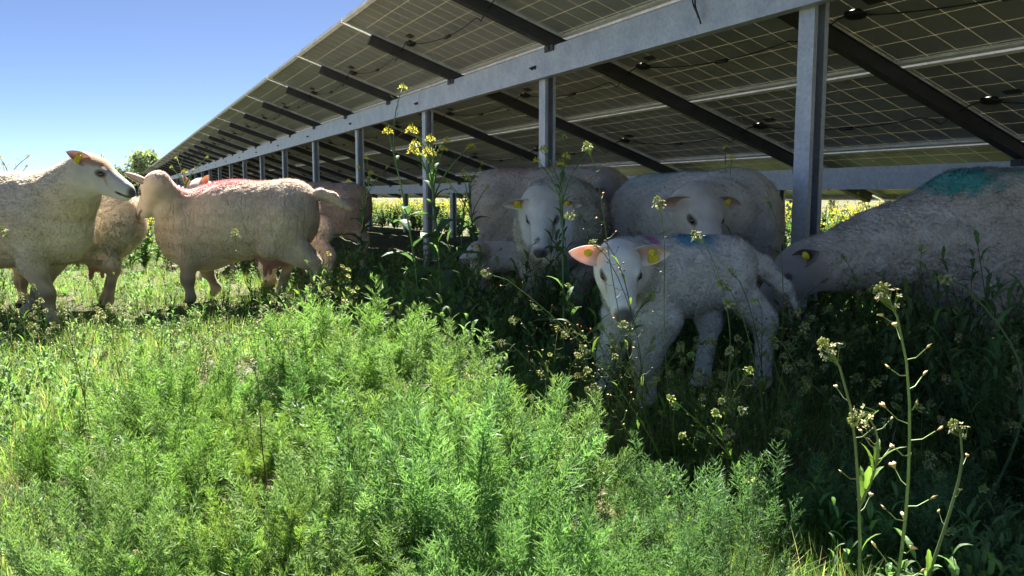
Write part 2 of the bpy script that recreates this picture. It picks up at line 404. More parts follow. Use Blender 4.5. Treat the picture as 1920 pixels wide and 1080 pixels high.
class Field:
    def __init__(s, lo, hi, h):
        s.h = h; s.org = np.array(lo, float); s.n = np.ceil((np.array(hi) - s.org) / h).astype(int) + 1
        s.F = np.full(tuple(s.n), 1.0, np.float32)
        s.ax = [s.org[i] + h * np.arange(s.n[i]) for i in range(3)]
    def _win(s, lo, hi, m):
        a = np.clip(np.floor((np.asarray(lo) - m - s.org) / s.h).astype(int), 0, s.n - 1); b = np.clip(np.ceil((np.asarray(hi) + m - s.org) / s.h).astype(int) + 1, 1, s.n)
        sl_ = tuple(slice(a[i], max(b[i], a[i] + 1)) for i in range(3))
        P = np.stack(np.meshgrid(*[s.ax[i][sl_[i]] for i in range(3)], indexing='ij'), -1); return sl_, P
    def _mix(s, sl_, d, k, sub=False):
        A = s.F[sl_]
        if sub:
            d = -d; hh = np.maximum(k - np.abs(A - d), 0) / k; s.F[sl_] = np.maximum(A, d) + hh * hh * k / 4
        else:
            hh = np.maximum(k - np.abs(A - d), 0) / k; s.F[sl_] = np.minimum(A, d) - hh * hh * k / 4
    def ell(s, c, r, M=None, k=.03, sub=False):
        c = np.asarray(c, float); r = np.asarray(r, float); R_ = np.full(3, r.max())
        sl_, P = s._win(c - R_, c + R_, k + 2 * s.h); q = P - c
        if M is not None: q = q @ np.asarray(M)          # columns of M = local axes
        k0 = np.linalg.norm(q / r, axis=-1); k1 = np.linalg.norm(q / (r * r), axis=-1) + 1e-9
        s._mix(sl_, k0 * (k0 - 1) / k1, k, sub)
    def cone(s, a, b, ra, rb, k=.03, sub=False):
        a = np.asarray(a, float); b = np.asarray(b, float); m = max(ra, rb)
        sl_, P = s._win(np.minimum(a, b) - m, np.maximum(a, b) + m, k + 2 * s.h)
        ab = b - a; t = np.clip(((P - a) @ ab) / (ab @ ab + 1e-9), 0, 1)
        d = np.linalg.norm(P - a - t[..., None] * ab, axis=-1) - (ra + t * (rb - ra)); s._mix(sl_, d, k, sub)

def vnorm(V, Q):
    n_ = np.cross(V[Q[:, 2]] - V[Q[:, 0]], V[Q[:, 3]] - V[Q[:, 1]]); N_ = np.zeros_like(V)
    for i in range(4): np.add.at(N_, Q[:, i], n_)
    return N_ / (np.linalg.norm(N_, axis=1)[:, None] + 1e-9)
def pn(P, f, seed=0):      # cheap smooth pseudo-noise in -1..1
    x, y, z = P[:, 0] * f + seed, P[:, 1] * f + seed * 1.7, P[:, 2] * f - seed
    return (np.sin(x + 1.7 * np.sin(y * 1.3 + z * .7)) * np.sin(y + 1.5 * np.sin(z * 1.1 + x * .5)) + np.sin(z * 1.2 + 1.3 * np.sin(x * .9 - y)) ) / 2
def sstep(a, b, x): t = np.clip((x - a) / (b - a), 0, 1); return t * t * (3 - 2 * t)

def mat_sheep(name, crack, curl, vs=22.0, vz=.2):
    m, N, L = new_mat(name)
    a = nd(N, 'ShaderNodeAttribute', attribute_name='col'); w = nd(N, 'ShaderNodeAttribute', attribute_name='wool')
    tc = nd(N, 'ShaderNodeTexCoord')
    n1 = nd(N, 'ShaderNodeTexNoise', Scale=95.0, Detail=4.0, Roughness=.7); n2 = nd(N, 'ShaderNodeTexNoise', Scale=14.0, Detail=3.0)
    v1 = nd(N, 'ShaderNodeTexVoronoi', Scale=62.0)
    mp = nd(N, 'ShaderNodeMapping'); mp.inputs['Scale'].default_value = (1.0, 1.0, vz)
    wv = nd(N, 'ShaderNodeVectorMath', operation='ADD'); sc = nd(N, 'ShaderNodeVectorMath', operation='SCALE'); sc.inputs['Scale'].default_value = .035
    L.new(tc.outputs['Object'], n2.inputs['Vector']); L.new(n2.outputs['Color'], sc.inputs[0]); L.new(sc.outputs[0], wv.inputs[0]); L.new(tc.outputs['Object'], wv.inputs[1]); L.new(wv.outputs[0], mp.inputs['Vector'])
    v2 = nd(N, 'ShaderNodeTexVoronoi', feature='DISTANCE_TO_EDGE', Scale=vs); L.new(mp.outputs[0], v2.inputs['Vector'])
    L.new(tc.outputs['Object'], n1.inputs['Vector']); L.new(wv.outputs[0], v1.inputs['Vector'])
    ck = nd(N, 'ShaderNodeMapRange'); ck.inputs[1].default_value = 0; ck.inputs[2].default_value = .12; L.new(v2.outputs['Distance'], ck.inputs[0])
    m1 = nd(N, 'ShaderNodeMath', operation='MULTIPLY'); m1.inputs[1].default_value = crack; L.new(ck.outputs[0], m1.inputs[0])
    m2 = nd(N, 'ShaderNodeMath', operation='MULTIPLY'); m2.inputs[1].default_value = -curl; L.new(v1.outputs['Distance'], m2.inputs[0])
    m3 = nd(N, 'ShaderNodeMath', operation='ADD'); L.new(m1.outputs[0], m3.inputs[0]); L.new(m2.outputs[0], m3.inputs[1])
    m4 = nd(N, 'ShaderNodeMath', operation='MULTIPLY'); L.new(m3.outputs[0], m4.inputs[0]); L.new(w.outputs['Fac'], m4.inputs[1])
    m5 = nd(N, 'ShaderNodeMath', operation='MULTIPLY_ADD'); m5.inputs[1].default_value = .35; L.new(n1.outputs[0], m5.inputs[0]); L.new(m4.outputs[0], m5.inputs[2])
    b = nd(N, 'ShaderNodeBump', Strength=.65, Distance=.009); L.new(m5.outputs[0], b.inputs['Height'])
    n3 = nd(N, 'ShaderNodeTexNoise', Scale=7.0, Detail=5.0, Roughness=.6); L.new(tc.outputs['Object'], n3.inputs['Vector'])
    r = ramp(N, [(.3, (.80, .76, .70)), (.6, (1.04, 1.02, 1.0))]); L.new(n3.outputs[0], r.inputs[0])
    mul = nd(N, 'ShaderNodeMix', data_type='RGBA', blend_type='MULTIPLY'); mul.inputs[0].default_value = .8; L.new(a.outputs['Color'], mul.inputs[6]); L.new(r.outputs[0], mul.inputs[7])
    p = nd(N, 'ShaderNodeBsdfPrincipled', Roughness=.9); p.inputs['Specular IOR Level'].default_value = .12; p.inputs['Sheen Weight'].default_value = .25
    L.new(mul.outputs[2], p.inputs['Base Color']); L.new(b.outputs[0], p.inputs['Normal'])
    o = N.new('ShaderNodeOutputMaterial'); L.new(p.outputs[0], o.inputs[0]); return m
M_SHEEP = mat_sheep('fleece_and_hide', .22, .9)
M_PART = mat_sheep('parted_fleece', .55, .5, 27.0, .14)
M_CURL = mat_sheep('curly_fleece', .5, 2.0)
M_LAMB = mat_sheep('lamb_wool', .05, 1.0)
def mat_fur():
    m, N, L = new_mat('wool_fibre')
    a = nd(N, 'ShaderNodeAttribute', attribute_name='col'); p = nd(N, 'ShaderNodeBsdfDiffuse', Roughness=.8); t = N.new('ShaderNodeBsdfTranslucent')
    mx = nd(N, 'ShaderNodeMixShader', Fac=.38); o = N.new('ShaderNodeOutputMaterial')
    L.new(a.outputs['Color'], p.inputs[0]); L.new(a.outputs['Color'], t.inputs[0]); L.new(p.outputs[0], mx.inputs[1]); L.new(t.outputs[0], mx.inputs[2]); L.new(mx.outputs[0], o.inputs[0]); return m
M_FUR = mat_fur()
M_EAR = mat_leaf('ear_skin', .30, .7, .2, (1.1, .72, .60))

def make_sheep(name, label, loc, head, nose, *, fz=0.0, deep=1.0, nr=1.0, n0=.74, bk=1.0, hd=180.0, lamb=False, S=1.0, roll=0.0, res=.0075, base=(.60, .53, .43), face=(.66, .60, .54), legc=(.48, .38, .28),
               inner=(.55, .30, .24), feet=None, marks=(), tail=None, udder=False, fur=52000, furlen=.014, tags=(1, 1), mat=None, group=None, earup=.1, earback=.35, poll=None, dirt=.32, neckk=.07, seed=1, cat=None, drop=0.0, hsc=1.0):
    """loc = (l, d) of the body centre in the photographer's frame; hd = heading in degrees there (0 = facing right, 90 = away);
    head = (l, d, z) of the skull centre; nose = direction in (right, away, up)"""
    a = math.radians(hd)
    fw = CR * math.cos(a) + CF * math.sin(a); rz = math.atan2(fw[1], fw[0])
    o3 = cw(loc[0], loc[1]); o3[2] = float(gz(o3[0], o3[1]))
    W2L = rz_mat(rz).T
    hp = W2L @ (cw(head[0], head[1], head[2]) - o3)
    nz = W2L @ (CR * nose[0] + CF * nose[1] + np.array([0, 0, nose[2]])); nz = nz / np.linalg.norm(nz)
    if lamb: L, zc, rw, rz_, lr, hs = .235 * S, .385 * S, .098 * S, .115 * S, .92 * S, .66 * S
    else:    L, zc, rw, rz_, lr, hs = .42 * S, .53 * S, .215 * S, .225 * S, 1.0 * S, 1.0 * S
    hs *= hsc; zc -= (deep - 1) * rz_; rz_ *= deep
    Hd, Hs, Hu = basis(nz); cr_, sr_ = math.cos(roll), math.sin(roll)
    Hs, Hu = Hs * cr_ + Hu * sr_, Hu * cr_ - Hs * sr_
    HM = np.stack([Hd, Hs, Hu], 1)
    def hl(x, y, z): return hp + HM @ (np.array([x, y, z]) * hs)
    lo = np.minimum([-L * 1.55, -rw * 1.55, -.02], hp - .30 * hs); hi = np.maximum([L * 1.5, rw * 1.55, zc + rz_ * 1.35], hp + .30 * hs)
    if tail is not None: lo = np.minimum(lo, np.min(tail, 0) - .05); hi = np.maximum(hi, np.max(tail, 0) + .05)
    Fd = Field(lo, hi, res); k = .06 * (L / .42)
    # trunk
    Fd.ell((.50 * L, 0, zc + fz), (.62 * L, .90 * rw, rz_ * .98), k=k); Fd.ell((0, 0, zc - .03 * rz_ - drop * .3), (.85 * L, 1.08 * rw, 1.04 * rz_), k=k)
    Fd.ell((-.66 * L, 0, zc + .05 * rz_), (.52 * L, .97 * rw, .93 * rz_), k=k); Fd.ell((.86 * L, 0, zc - .28 * rz_ - drop * .3), (.32 * L * bk, .58 * rw, .66 * rz_ * bk), k=k)
    Fd.cone((.7 * L, 0, zc + .40 * rz_ + fz), (-.85 * L, 0, zc + .42 * rz_), .56 * rz_, .54 * rz_, k=k)
    zl = zc - rz_
    # legs
    dft = dict(fn=(0, 0, 0), ff=(0, 0, 0), hn=(0, 0, 0), hf=(0, 0, 0)); dft.update(feet or {})
    # 'n' = left side (+y), 'f' = right side (-y)
    for key, sy in (('fn', 1), ('ff', -1)):
        dx, dy, dz = dft[key]; y = sy * .52 * rw
        sh = np.array([.62 * L, y, zc - .12 * rz_]); ft = np.array([.66 * L + dx, y + dy, .015 + dz]); el = np.array([.60 * L + dx * .15, y * 1.02, zl + .05 * zl])
        kn = el * .48 + ft * .52 + np.array([.012 + abs(dz) * .35, 0, .015 * lr + dz * .25]); fe = kn * .2 + ft * .8 + np.array([-.008, 0, .01])
        Fd.cone(sh, el, .44 * rw * (1.15 if lamb else 1), .066 * lr * (1.25 if lamb else 1), k=k * .7); Fd.cone(el, kn, .060 * lr * (1.2 if lamb else 1), .036 * lr * (1.15 if lamb else 1), k=.03)
        Fd.ell(kn, (.040 * lr, .036 * lr, .045 * lr), k=.02); Fd.cone(kn, fe, .031 * lr, .026 * lr, k=.02); Fd.ell(fe, (.032 * lr, .029 * lr, .034 * lr), k=.015)
        Fd.cone(fe, ft + np.array([.02 * lr, .011 * lr, .004]), .024 * lr, .022 * lr, k=.01); Fd.cone(fe, ft + np.array([.02 * lr, -.011 * lr, .004]), .024 * lr, .022 * lr, k=.01)
    for key, sy in (('hn', 1), ('hf', -1)):
        dx, dy, dz = dft[key]; y = sy * .52 * rw
        hip = np.array([-.72 * L, y * .95, zc + .05 * rz_]); st = np.array([-.50 * L + dx * .25, y * 1.12, zl + .24 * zl]); ft = np.array([-.86 * L + dx, y + dy, .015 + dz])
        hk = np.array([-.98 * L + dx * .85, y + dy * .6, zl * .88 * .95 + dz * .4]); fe = hk * .16 + ft * .84 + np.array([-.006, 0, .01])
        Fd.cone(hip, st, .56 * rw, .31 * rw, k=k * .8); Fd.cone((hip + st) / 2 + np.array([-.15 * L, 0, .0]), hk + np.array([.01, 0, .035]), .33 * rw, .040 * lr, k=k * .7); Fd.cone(st, hk, .25 * rw, .036 * lr, k=.04)
        Fd.ell(hk, (.036 * lr, .030 * lr, .044 * lr), k=.02); Fd.cone(hk, fe, .030 * lr, .026 * lr, k=.02); Fd.ell(fe, (.032 * lr, .029 * lr, .034 * lr), k=.015)
        Fd.cone(fe, ft + np.array([.02 * lr, .011 * lr, .004]), .024 * lr, .022 * lr, k=.01); Fd.cone(fe, ft + np.array([.02 * lr, -.011 * lr, .004]), .024 * lr, .022 * lr, k=.01)
    if udder: Fd.ell((-.50 * L, 0, zl + .02), (.085, .08, .085), k=.02); Fd.cone((-.44 * L, .045, zl - .03), (-.42 * L, .055, zl - .10), .02, .010, k=.012); Fd.cone((-.44 * L, -.045, zl - .03), (-.42 * L, -.055, zl - .10), .02, .010, k=.012)
    if tail is not None:
        for i in range(len(tail) - 1):
            f0, f1 = 1 - i / (len(tail) - 1) * .6, 1 - (i + 1) / (len(tail) - 1) * .6
            Fd.cone(tail[i], tail[i + 1], .040 * lr * f0, .040 * lr * f1, k=.02)
    # neck
    nb = np.array([.72 * L, 0, zc + .18 * rz_ + fz]); hb = hl(-.045, 0, -.02); mid = (nb + hb) / 2 + np.array([.02 * L, 0, -.0])
    rn0, rn1 = n0 * rz_, (.096 if not lamb else .080) * hs * nr
    Fd.cone(nb, mid, rn0, (rn0 * .44 + rn1 * .56) * 1.02, k=neckk * L / .42); Fd.cone(mid, hb, (rn0 * .44 + rn1 * .56) * 1.02, rn1, k=.04)
    # head
    M = HM; q = hs
    Fd.ell(hl(0, 0, 0), np.array([.082, .064, .068]) * q, M, k=.03 * q)
    Fd.cone(hl(.02, 0, .004), hl(.165, 0, -.018), .057 * q, .036 * q, k=.03 * q)
    Fd.ell(hl(.185, 0, -.030), np.array([.040, .036, .034]) * q, M, k=.02 * q)
    Fd.cone(hl(.0, .022, -.052), hl(.165, .007, -.054), .048 * q, .022 * q, k=.03 * q); Fd.cone(hl(.0, -.022, -.052), hl(.165, -.007, -.054), .048 * q, .022 * q, k=.03 * q)
    for sy in (1, -1):
        Fd.ell(hl(.052, sy * .047, .020), np.array([.024, .015, .018]) * q, M, k=.014 * q)
        Fd.ell(hl(.015, sy * .042, -.03), np.array([.045, .022, .04]) * q, M, k=.02 * q)
        if res <= .0062:
            Fd.ell(hl(.062, sy * .066, .010), np.array([.014, .010, .0085]) * q, M, k=.006 * q, sub=True)
            Fd.ell(hl(.216, sy * .020, -.016), np.array([.012, .0075, .009]) * q, M, k=.006 * q, sub=True)
            Fd.cone(hl(.225, sy * .002, -.050), hl(.150, sy * .044, -.044), .0055 * q, .0045 * q, k=.004 * q, sub=True)
    if res <= .0062: Fd.cone(hl(.232, 0, -.020), hl(.222, 0, -.048), .004 * q, .004 * q, k=.004 * q, sub=True)
    V, Q = surface_nets(Fd.F, Fd.org, res)
    # a light smoothing pass
    for _ in range(1):
        A = np.zeros_like(V); c_ = np.zeros(len(V))
        for i in range(4):
            np.add.at(A, Q[:, i], V[Q[:, (i + 1) % 4]]); np.add.at(c_, Q[:, i], 1)
        V = V * .5 + .5 * A / np.maximum(c_, 1)[:, None]
    N_ = vnorm(V, Q)
    # colours and wool mask
    hq = ((V - hp) @ HM) / hs
    dh = np.linalg.norm((hq - np.array([.085, 0, -.02])) / np.array([1.9, 1, 1]), axis=1)
    headm = 1 - sstep(.105, .16, dh); headm = np.where(hq[:, 0] > -.06, headm, headm * sstep(-.12, -.06, hq[:, 0]))
    headm *= (np.linalg.norm(V - hp, axis=1) < .36 * hs)
    shin = zl * (.95 if not lamb else .3)
    legm = 1 - sstep(shin * .82, shin * 1.12, V[:, 2] + .02 * pn(V, 25, seed)); legm = np.where(np.linalg.norm(V - hp, axis=1) < .33 * hs, 0, legm)
    wool = (1 - headm) * (1 - legm)
    # fleece relief
    V = V + N_ * (wool * (.004 * pn(V, 13, seed) + .0025 * pn(V, 42, seed + 3) + .0012 * pn(V, 95, seed + 5)) * (1 if not lamb else .5))[:, None]
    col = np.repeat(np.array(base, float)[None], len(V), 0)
    dn = sstep(.1, .9, .5 + .5 * pn(V, 9, seed + 8)) * dirt
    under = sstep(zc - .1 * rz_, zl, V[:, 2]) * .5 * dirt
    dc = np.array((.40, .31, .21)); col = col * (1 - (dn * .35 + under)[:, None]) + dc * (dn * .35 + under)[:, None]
    lc = np.repeat(np.array(legc, float)[None], len(V), 0); lc = lc * (.85 + .25 * pn(V, 30, seed)[:, None])
    if not lamb: # brown scuffed knees and hocks
        kb = np.exp(-((V[:, 2] - zl * .52) / .035) ** 2) * .6; lc = lc * (1 - kb[:, None]) + np.array((.16, .11, .075)) * kb[:, None]
    col = col * (1 - legm[:, None]) + lc * legm[:, None]
    hoof = (1 - sstep(.03, .04, V[:, 2])) * (np.linalg.norm(V - hp, axis=1) > .3 * hs); col = col * (1 - hoof[:, None]) + np.array((.05, .042, .035)) * hoof[:, None]
    fc = np.repeat(np.array(face, float)[None], len(V), 0); fc *= (1 + .07 * pn(hq, 40, seed))[:, None]
    shade = sstep(.03, -.02, hq[:, 0]) * .22; fc = fc * (1 - shade[:, None]) + np.array((.42, .36, .30)) * shade[:, None]  # face tone blends to grey-brown towards the back of the head
    if poll is not None: pm = sstep(.022, .05, hq[:, 2] + .01 * pn(hq, 60, 2)) * sstep(.16, .05, hq[:, 0]) * .85; fc = fc * (1 - pm[:, None]) + np.array(poll) * pm[:, None]
    nm = sstep(.052, .026, np.linalg.norm((hq - np.array([.226, 0, -.022])) / np.array([1, 1.05, .85]), axis=1)); nmc = np.array((.06, .05, .055)); fc = fc * (1 - nm[:, None] * .9) + nmc * nm[:, None] * .9
    for sy in (1, -1):
        em = sstep(.026, .017, np.linalg.norm((hq - np.array([.060, sy * .060, .012])) / np.array([1.35, 1, .85]), axis=1)); fc = fc * (1 - em[:, None] * .85) + np.array((.09, .06, .05)) * em[:, None] * .85
        tm = sstep(.016, .006, np.abs(hq[:, 2] - (.0 - (hq[:, 0] - .075) * .9))) * sstep(.07, .08, hq[:, 0]) * sstep(.115, .09, hq[:, 0]) * (sy * hq[:, 1] > .02); fc = fc * (1 - tm[:, None] * .5) + np.array((.40, .17, .15)) * tm[:, None] * .5
        mm = sstep(.0075, .003, np.abs(hq[:, 2] + .0465)) * sstep(.14, .155, hq[:, 0]) * (np.abs(hq[:, 1]) > .008); fc = fc * (1 - mm[:, None] * .8) + np.array((.05, .035, .035)) * mm[:, None] * .8
    col = col * (1 - headm[:, None]) + fc * headm[:, None]
    if udder: um = sstep(.125, .095, np.linalg.norm(V - np.array([-.49 * L, 0, zl - .01]), axis=1)); col = col * (1 - um[:, None]) + np.array((.42, .20, .17)) * um[:, None]; wool = wool * (1 - um)
    for mc, mr_, mcol, st_ in marks:
        d_ = np.linalg.norm((V - np.array(mc)) / np.array(mr_), axis=1) + .28 * pn(V, 38, seed + 2); mk = sstep(1.15, .45, d_) * st_; col = col * (1 - mk[:, None]) + np.array(mcol) * mk[:, None]
    col = np.clip(col * (1 + .06 * pn(V, 70, seed + 9))[:, None], 0.01, .95)
    # ears join the same body mesh
    EV, EQ, EC = [], [], []
    ear_frames = []
    for sy in (1, -1):
        root = hl(-.022, sy * .050, .030); dr = HM @ np.array([-earback, sy * 1.0, earup]); dr /= np.linalg.norm(dr)
        fwd = HM @ np.array([1.0, 0, .15]); fwd = fwd - dr * (fwd @ dr); fwd /= np.linalg.norm(fwd); sd = np.cross(dr, fwd)
        EL, EW = (.138 if not lamb else .130) * hs, (.030 if not lamb else .035) * hs
        nu, nv = 12, 9; U = np.linspace(0, 1, nu); Wd = np.linspace(-1, 1, nv)
        for side in (0, 1):
            G = []
            for u in U:
                wd = EW * (np.sin(math.pi * min(1, .22 + u * .78)) ** .75) * (1.0) + .002
                for w in Wd:
                    p = root + dr * (u * EL - .012 * hs) + sd * wd * w + fwd * (wd * .75 * (w * w - .3) * (1 - .45 * u)) - np.array([0, 0, .018 * hs * u * u]) - fwd * (.004 * hs if side else -.001)
                    G.append(p)
            G = np.array(G); b0 = len(V) + sum(len(e) for e in EV)
            qs = []
            for i in range(nu - 1):
                for j in range(nv - 1):
                    p = b0 + i * nv + j; f4 = (p, p + 1, p + nv + 1, p + nv); qs.append(f4 if side else f4[::-1])
            EV.append(G); EQ += qs
            t = np.repeat(U, nv); ww = np.abs(np.tile(Wd, nu))
            if side == 0:
                m_ = (sstep(.85, .3, ww) * sstep(1.0, .6, t) * .85)[:, None]; c = np.array(inner) * m_ + np.array(face) * (1 - m_)
                dkr = (sstep(.35, .1, t) * sstep(.8, .3, ww))[:, None]; c = c * (1 - dkr * .75) + np.array((.06, .04, .035)) * dkr * .75
            else: c = np.repeat(np.array(face)[None] * .95, nu * nv, 0)
            EC.append(c)
        b1 = len(V) + sum(len(e) for e in EV) - nu * nv; b0 = b1 - nu * nv     # rim
        rim = [j * nv for j in range(nu)] + [(nu - 1) * nv + j for j in range(1, nv)] + [(nu - 1 - j) * nv + nv - 1 for j in range(1, nu)]
        for p, r2 in zip(rim[:-1], rim[1:]): EQ.append((b0 + p, b0 + r2, b1 + r2, b1 + p))
        ear_frames.append((root, dr, fwd, sd, EL))
    nb_ = len(V); EVa = np.concatenate(EV)
    VV = np.concatenate([V, EVa]); QQ = np.concatenate([Q, np.array(EQ)]); CC = np.concatenate([col, np.concatenate(EC)]); WW = np.concatenate([wool, np.zeros(len(EVa))])
    root_o = tag(empty(name, o3, rz), label, cat or ('lamb' if lamb else 'sheep'), group)
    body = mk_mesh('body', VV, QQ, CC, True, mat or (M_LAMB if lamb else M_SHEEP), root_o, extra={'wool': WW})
    body.data.materials.append(M_EAR); mi = np.zeros(len(QQ), np.int32); mi[len(Q):] = 1; body.data.polygons.foreach_set('material_index', mi)
    # fibres of the fleece: a mesh of its own
    rng = np.random.default_rng(seed + 40)
    ar = np.linalg.norm(np.cross(V[Q[:, 2]] - V[Q[:, 0]], V[Q[:, 3]] - V[Q[:, 1]]), axis=1)
    dens = (wool[Q].mean(1) * (1 if not lamb else 1) + .0) ; wgt = ar * dens
    if fur:
        fur = int(fur * 1.7)
        fi = rng.choice(len(Q), fur, p=wgt / wgt.sum()); u = rng.random((fur, 2)); q0, q1, q2, q3 = (V[Q[fi, i]] for i in range(4))
        P = (q0 * (1 - u[:, :1]) + q1 * u[:, :1]) * (1 - u[:, 1:]) + (q3 * (1 - u[:, :1]) + q2 * u[:, :1]) * u[:, 1:]
        n_ = N_[Q[fi, 0]]; clump = np.stack([pn(P, 55, 3), pn(P, 55, 13), pn(P, 55, 23)], 1)
        d_ = .62 * n_ + (.8 if not lamb else .4) * clump + .55 * rng.normal(size=(fur, 3)) + np.array([-.2, 0, -.35]); d_ /= np.linalg.norm(d_, axis=1)[:, None]
        ln = 1.05 * furlen * (.5 + rng.random(fur))[:, None] * (.35 + .65 * wool[Q[fi, 0]])[:, None]
        s_ = np.cross(d_, rng.normal(size=(fur, 3))); s_ /= np.linalg.norm(s_, axis=1)[:, None]; wd = (.0010 if not lamb else .0008)
        P = P - n_ * .003; T_ = P + d_ * ln
        V2 = np.stack([P - s_ * wd, P + s_ * wd, T_], 1).reshape(-1, 3)
        cc = col[Q[fi, 0]] * (.78 + .5 * rng.random((fur, 1))); C2 = np.repeat(np.clip(cc, 0, .93), 3, 0)
        nn = np.repeat(n_, 3, 0); nn[2::3] = n_ * .8 + d_ * .4; nn /= np.linalg.norm(nn, axis=1)[:, None]
        mk_mesh('fleece', V2, np.arange(fur * 3).reshape(-1, 3), C2, True, M_FUR, root_o, normals=nn)
    for sy in (1, -1):
        e = MB(); e.ell(hl(.058, sy * .0555, .012), np.array([.0165, .0115, .0135]) * hs, HM, 14, 9); e.build('eye', M_EYE, root_o, True)
    for i, has in enumerate(tags):
        if not has: continue
        rt, dr, fwd, sd, EL = ear_frames[i]; c = rt + dr * EL * .42 + fwd * .010; TM = np.stack([dr, sd, fwd], 1); mb = MB(); r_ = (.0165 if not lamb else .0125)
        mb.ell(c, (r_, r_, .004), TM, 12, 6); mb.ell(c + fwd * .006, (r_ * .5, r_ * .5, .007), TM, 10, 6)
        if has == 2: mb.ell(c + sd * (-.022 if sd[2] > 0 else .022), (.017, .021, .0025), TM, 12, 6)
        mb.build('ear_tag', M_TAGY, root_o, True)
    return root_o
PINK, TEAL, BLUE, RED = (.66, .25, .25), (.04, .42, .38), (.12, .32, .50), (.50, .10, .08)
def px2(px, d): return (px - 960) / F * d
def hp_(px, py, d): w = at(px, py, d); return (px2(px, d), d, w[2])
FL = 'flock resting by the solar array'
make_sheep('ewe', 'cream ewe at the left edge in profile with rusty forehead, nose to nose with another', (-2.72, 4.35), hp_(188, 322, 4.22), (1.0, -.12, -.42), hd=-4, S=1.06, res=.006,
           base=(0.75, 0.65, 0.50), face=(.60, .57, .54), poll=(.50, .27, .13), legc=(.60, .47, .33), feet=dict(ff=(.10, -.02, .0), fn=(-.24, 0, 0)), fur=60000, furlen=.012, tags=(0, 2), earup=.55, earback=.75, seed=1, hsc=.97)
make_sheep('ewe', 'smaller sheep with pink udder standing behind the profile ewe, rump to the right', (-2.60, 4.86), (-2.95, 5.0, .38), (-1, .2, -.8), hd=172, S=.90, base=(.82, .74, .61), dirt=.12, legc=(.52, .40, .28), udder=True, feet=dict(fn=(0, 0, 0), hn=(.04, 0, 0), hf=(.20, 0, 0)), fur=45000, furlen=.024, seed=2)
make_sheep('ewe', 'pink-backed ewe seen side on with tail raised and head turned away', (-1.635, 4.92), hp_(293, 350, 4.74), (-.72, .42, -.85), fz=-.085, deep=1.04, nr=.78, n0=.56, bk=.72, mat=M_PART, hsc=.97, hd=180, S=.985, res=.0065, base=(0.75, 0.61, 0.48), face=(.62, .54, .45), legc=(.54, .41, .31), udder=True,
           marks=(((.10, 0, .74), (.34, .20, .10), PINK, 1.0), ((.28, 0, .70), (.14, .2, .1), PINK, .5)), tail=np.array([(-.50, 0, .66), (-.57, .0, .64), (-.63, 0, .60), (-.68, 0, .575)]), feet=dict(fn=(-.02, 0, 0), ff=(-.10, 0, .04), hn=(-.10, .0, 0), hf=(.16, 0, .0)),
           fur=60000, furlen=.011, inner=(.60, .30, .20), earup=.95, earback=.0, seed=3, tags=(1, 1))
make_sheep('lamb', 'young lamb with pinkish rump standing behind the raised-tail ewe', (-1.44, 5.40), (-1.72, 5.4, .33), (-1, 0, .4), hd=178, lamb=True, S=1.0, base=(.86, .77, .72), marks=(((-.15, 0, .5), (.14, .1, .05), PINK, .6),), fur=26000, furlen=.007, seed=4, feet=dict(hf=(.0, 0, 0), hn=(-.04, 0, 0)))
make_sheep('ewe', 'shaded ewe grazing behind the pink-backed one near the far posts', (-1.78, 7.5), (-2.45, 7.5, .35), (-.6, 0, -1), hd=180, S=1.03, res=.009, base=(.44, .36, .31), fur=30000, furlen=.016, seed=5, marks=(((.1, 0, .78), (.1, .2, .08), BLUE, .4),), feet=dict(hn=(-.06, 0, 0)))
make_sheep('ewe', 'white-faced ewe with yellow tags looking straight at the camera through the stems', (.26, 4.18), hp_(1016, 395, 3.72), (-.10, -1.0, -1.35), hd=-100, S=1.0, res=.006, base=(0.75, 0.69, 0.59), face=(.80, .78, .76), legc=(.40, .34, .28), marks=(((-.1, 0, .78), (.25, .2, .08), TEAL, .25),),
           fur=55000, furlen=.015, earup=-.05, earback=.1, seed=6, tags=(1, 2), hsc=1.02)
make_sheep('ewe', 'grey-headed ewe with red-marked back standing crosswise behind the white-faced ewe', (.26, 5.35), hp_(1143, 372, 4.74), (.50, -.75, -.9), hd=-8, S=1.09, base=(0.67, 0.59, 0.52), face=(.30, .26, .25), marks=(((-.25, 0, .82), (.18, .2, .08), (.55, .22, .14), .6), ((-.06, 0, .83), (.07, .12, .05), RED, .8)),
           fur=45000, furlen=.014, earup=-.3, seed=7, tags=(0, 0))
make_sheep('ewe', 'broad round ewe lowering its head behind the lamb with one ear tagged yellow', (.86, 4.0), hp_(1312, 398, 3.22), (.22, -1.0, -.80), hd=-62, S=1.06, res=.0065, base=(0.80, 0.74, 0.65), face=(.62, .56, .50), marks=(((-.1, .05, .80), (.18, .13, .06), BLUE, .5), ((-.2, -.1, .78), (.22, .15, .06), TEAL, .3)),
           fur=60000, furlen=.011, earup=-.1, earback=.2, seed=8, tags=(2, 0), neckk=.10)
make_sheep('ewe', 'woolly ewe with teal-stained back grazing head down at the right edge', (1.93, 3.03), hp_(1490, 506, 2.92), (-1.0, -.05, -.85), deep=1.22, hd=180, S=.97, res=.0065, base=(0.73, 0.65, 0.57), face=(.30, .27, .255), inner=(.10, .06, .05), marks=(((.34, .06, .70), (.16, .16, .075), TEAL, .95), ((.12, .04, .74), (.18, .14, .05), TEAL, .5)),
           fur=90000, furlen=.013, mat=M_CURL, earup=.25, earback=.5, seed=9, tags=(1, 0), feet=dict(fn=(.05, 0, 0)))
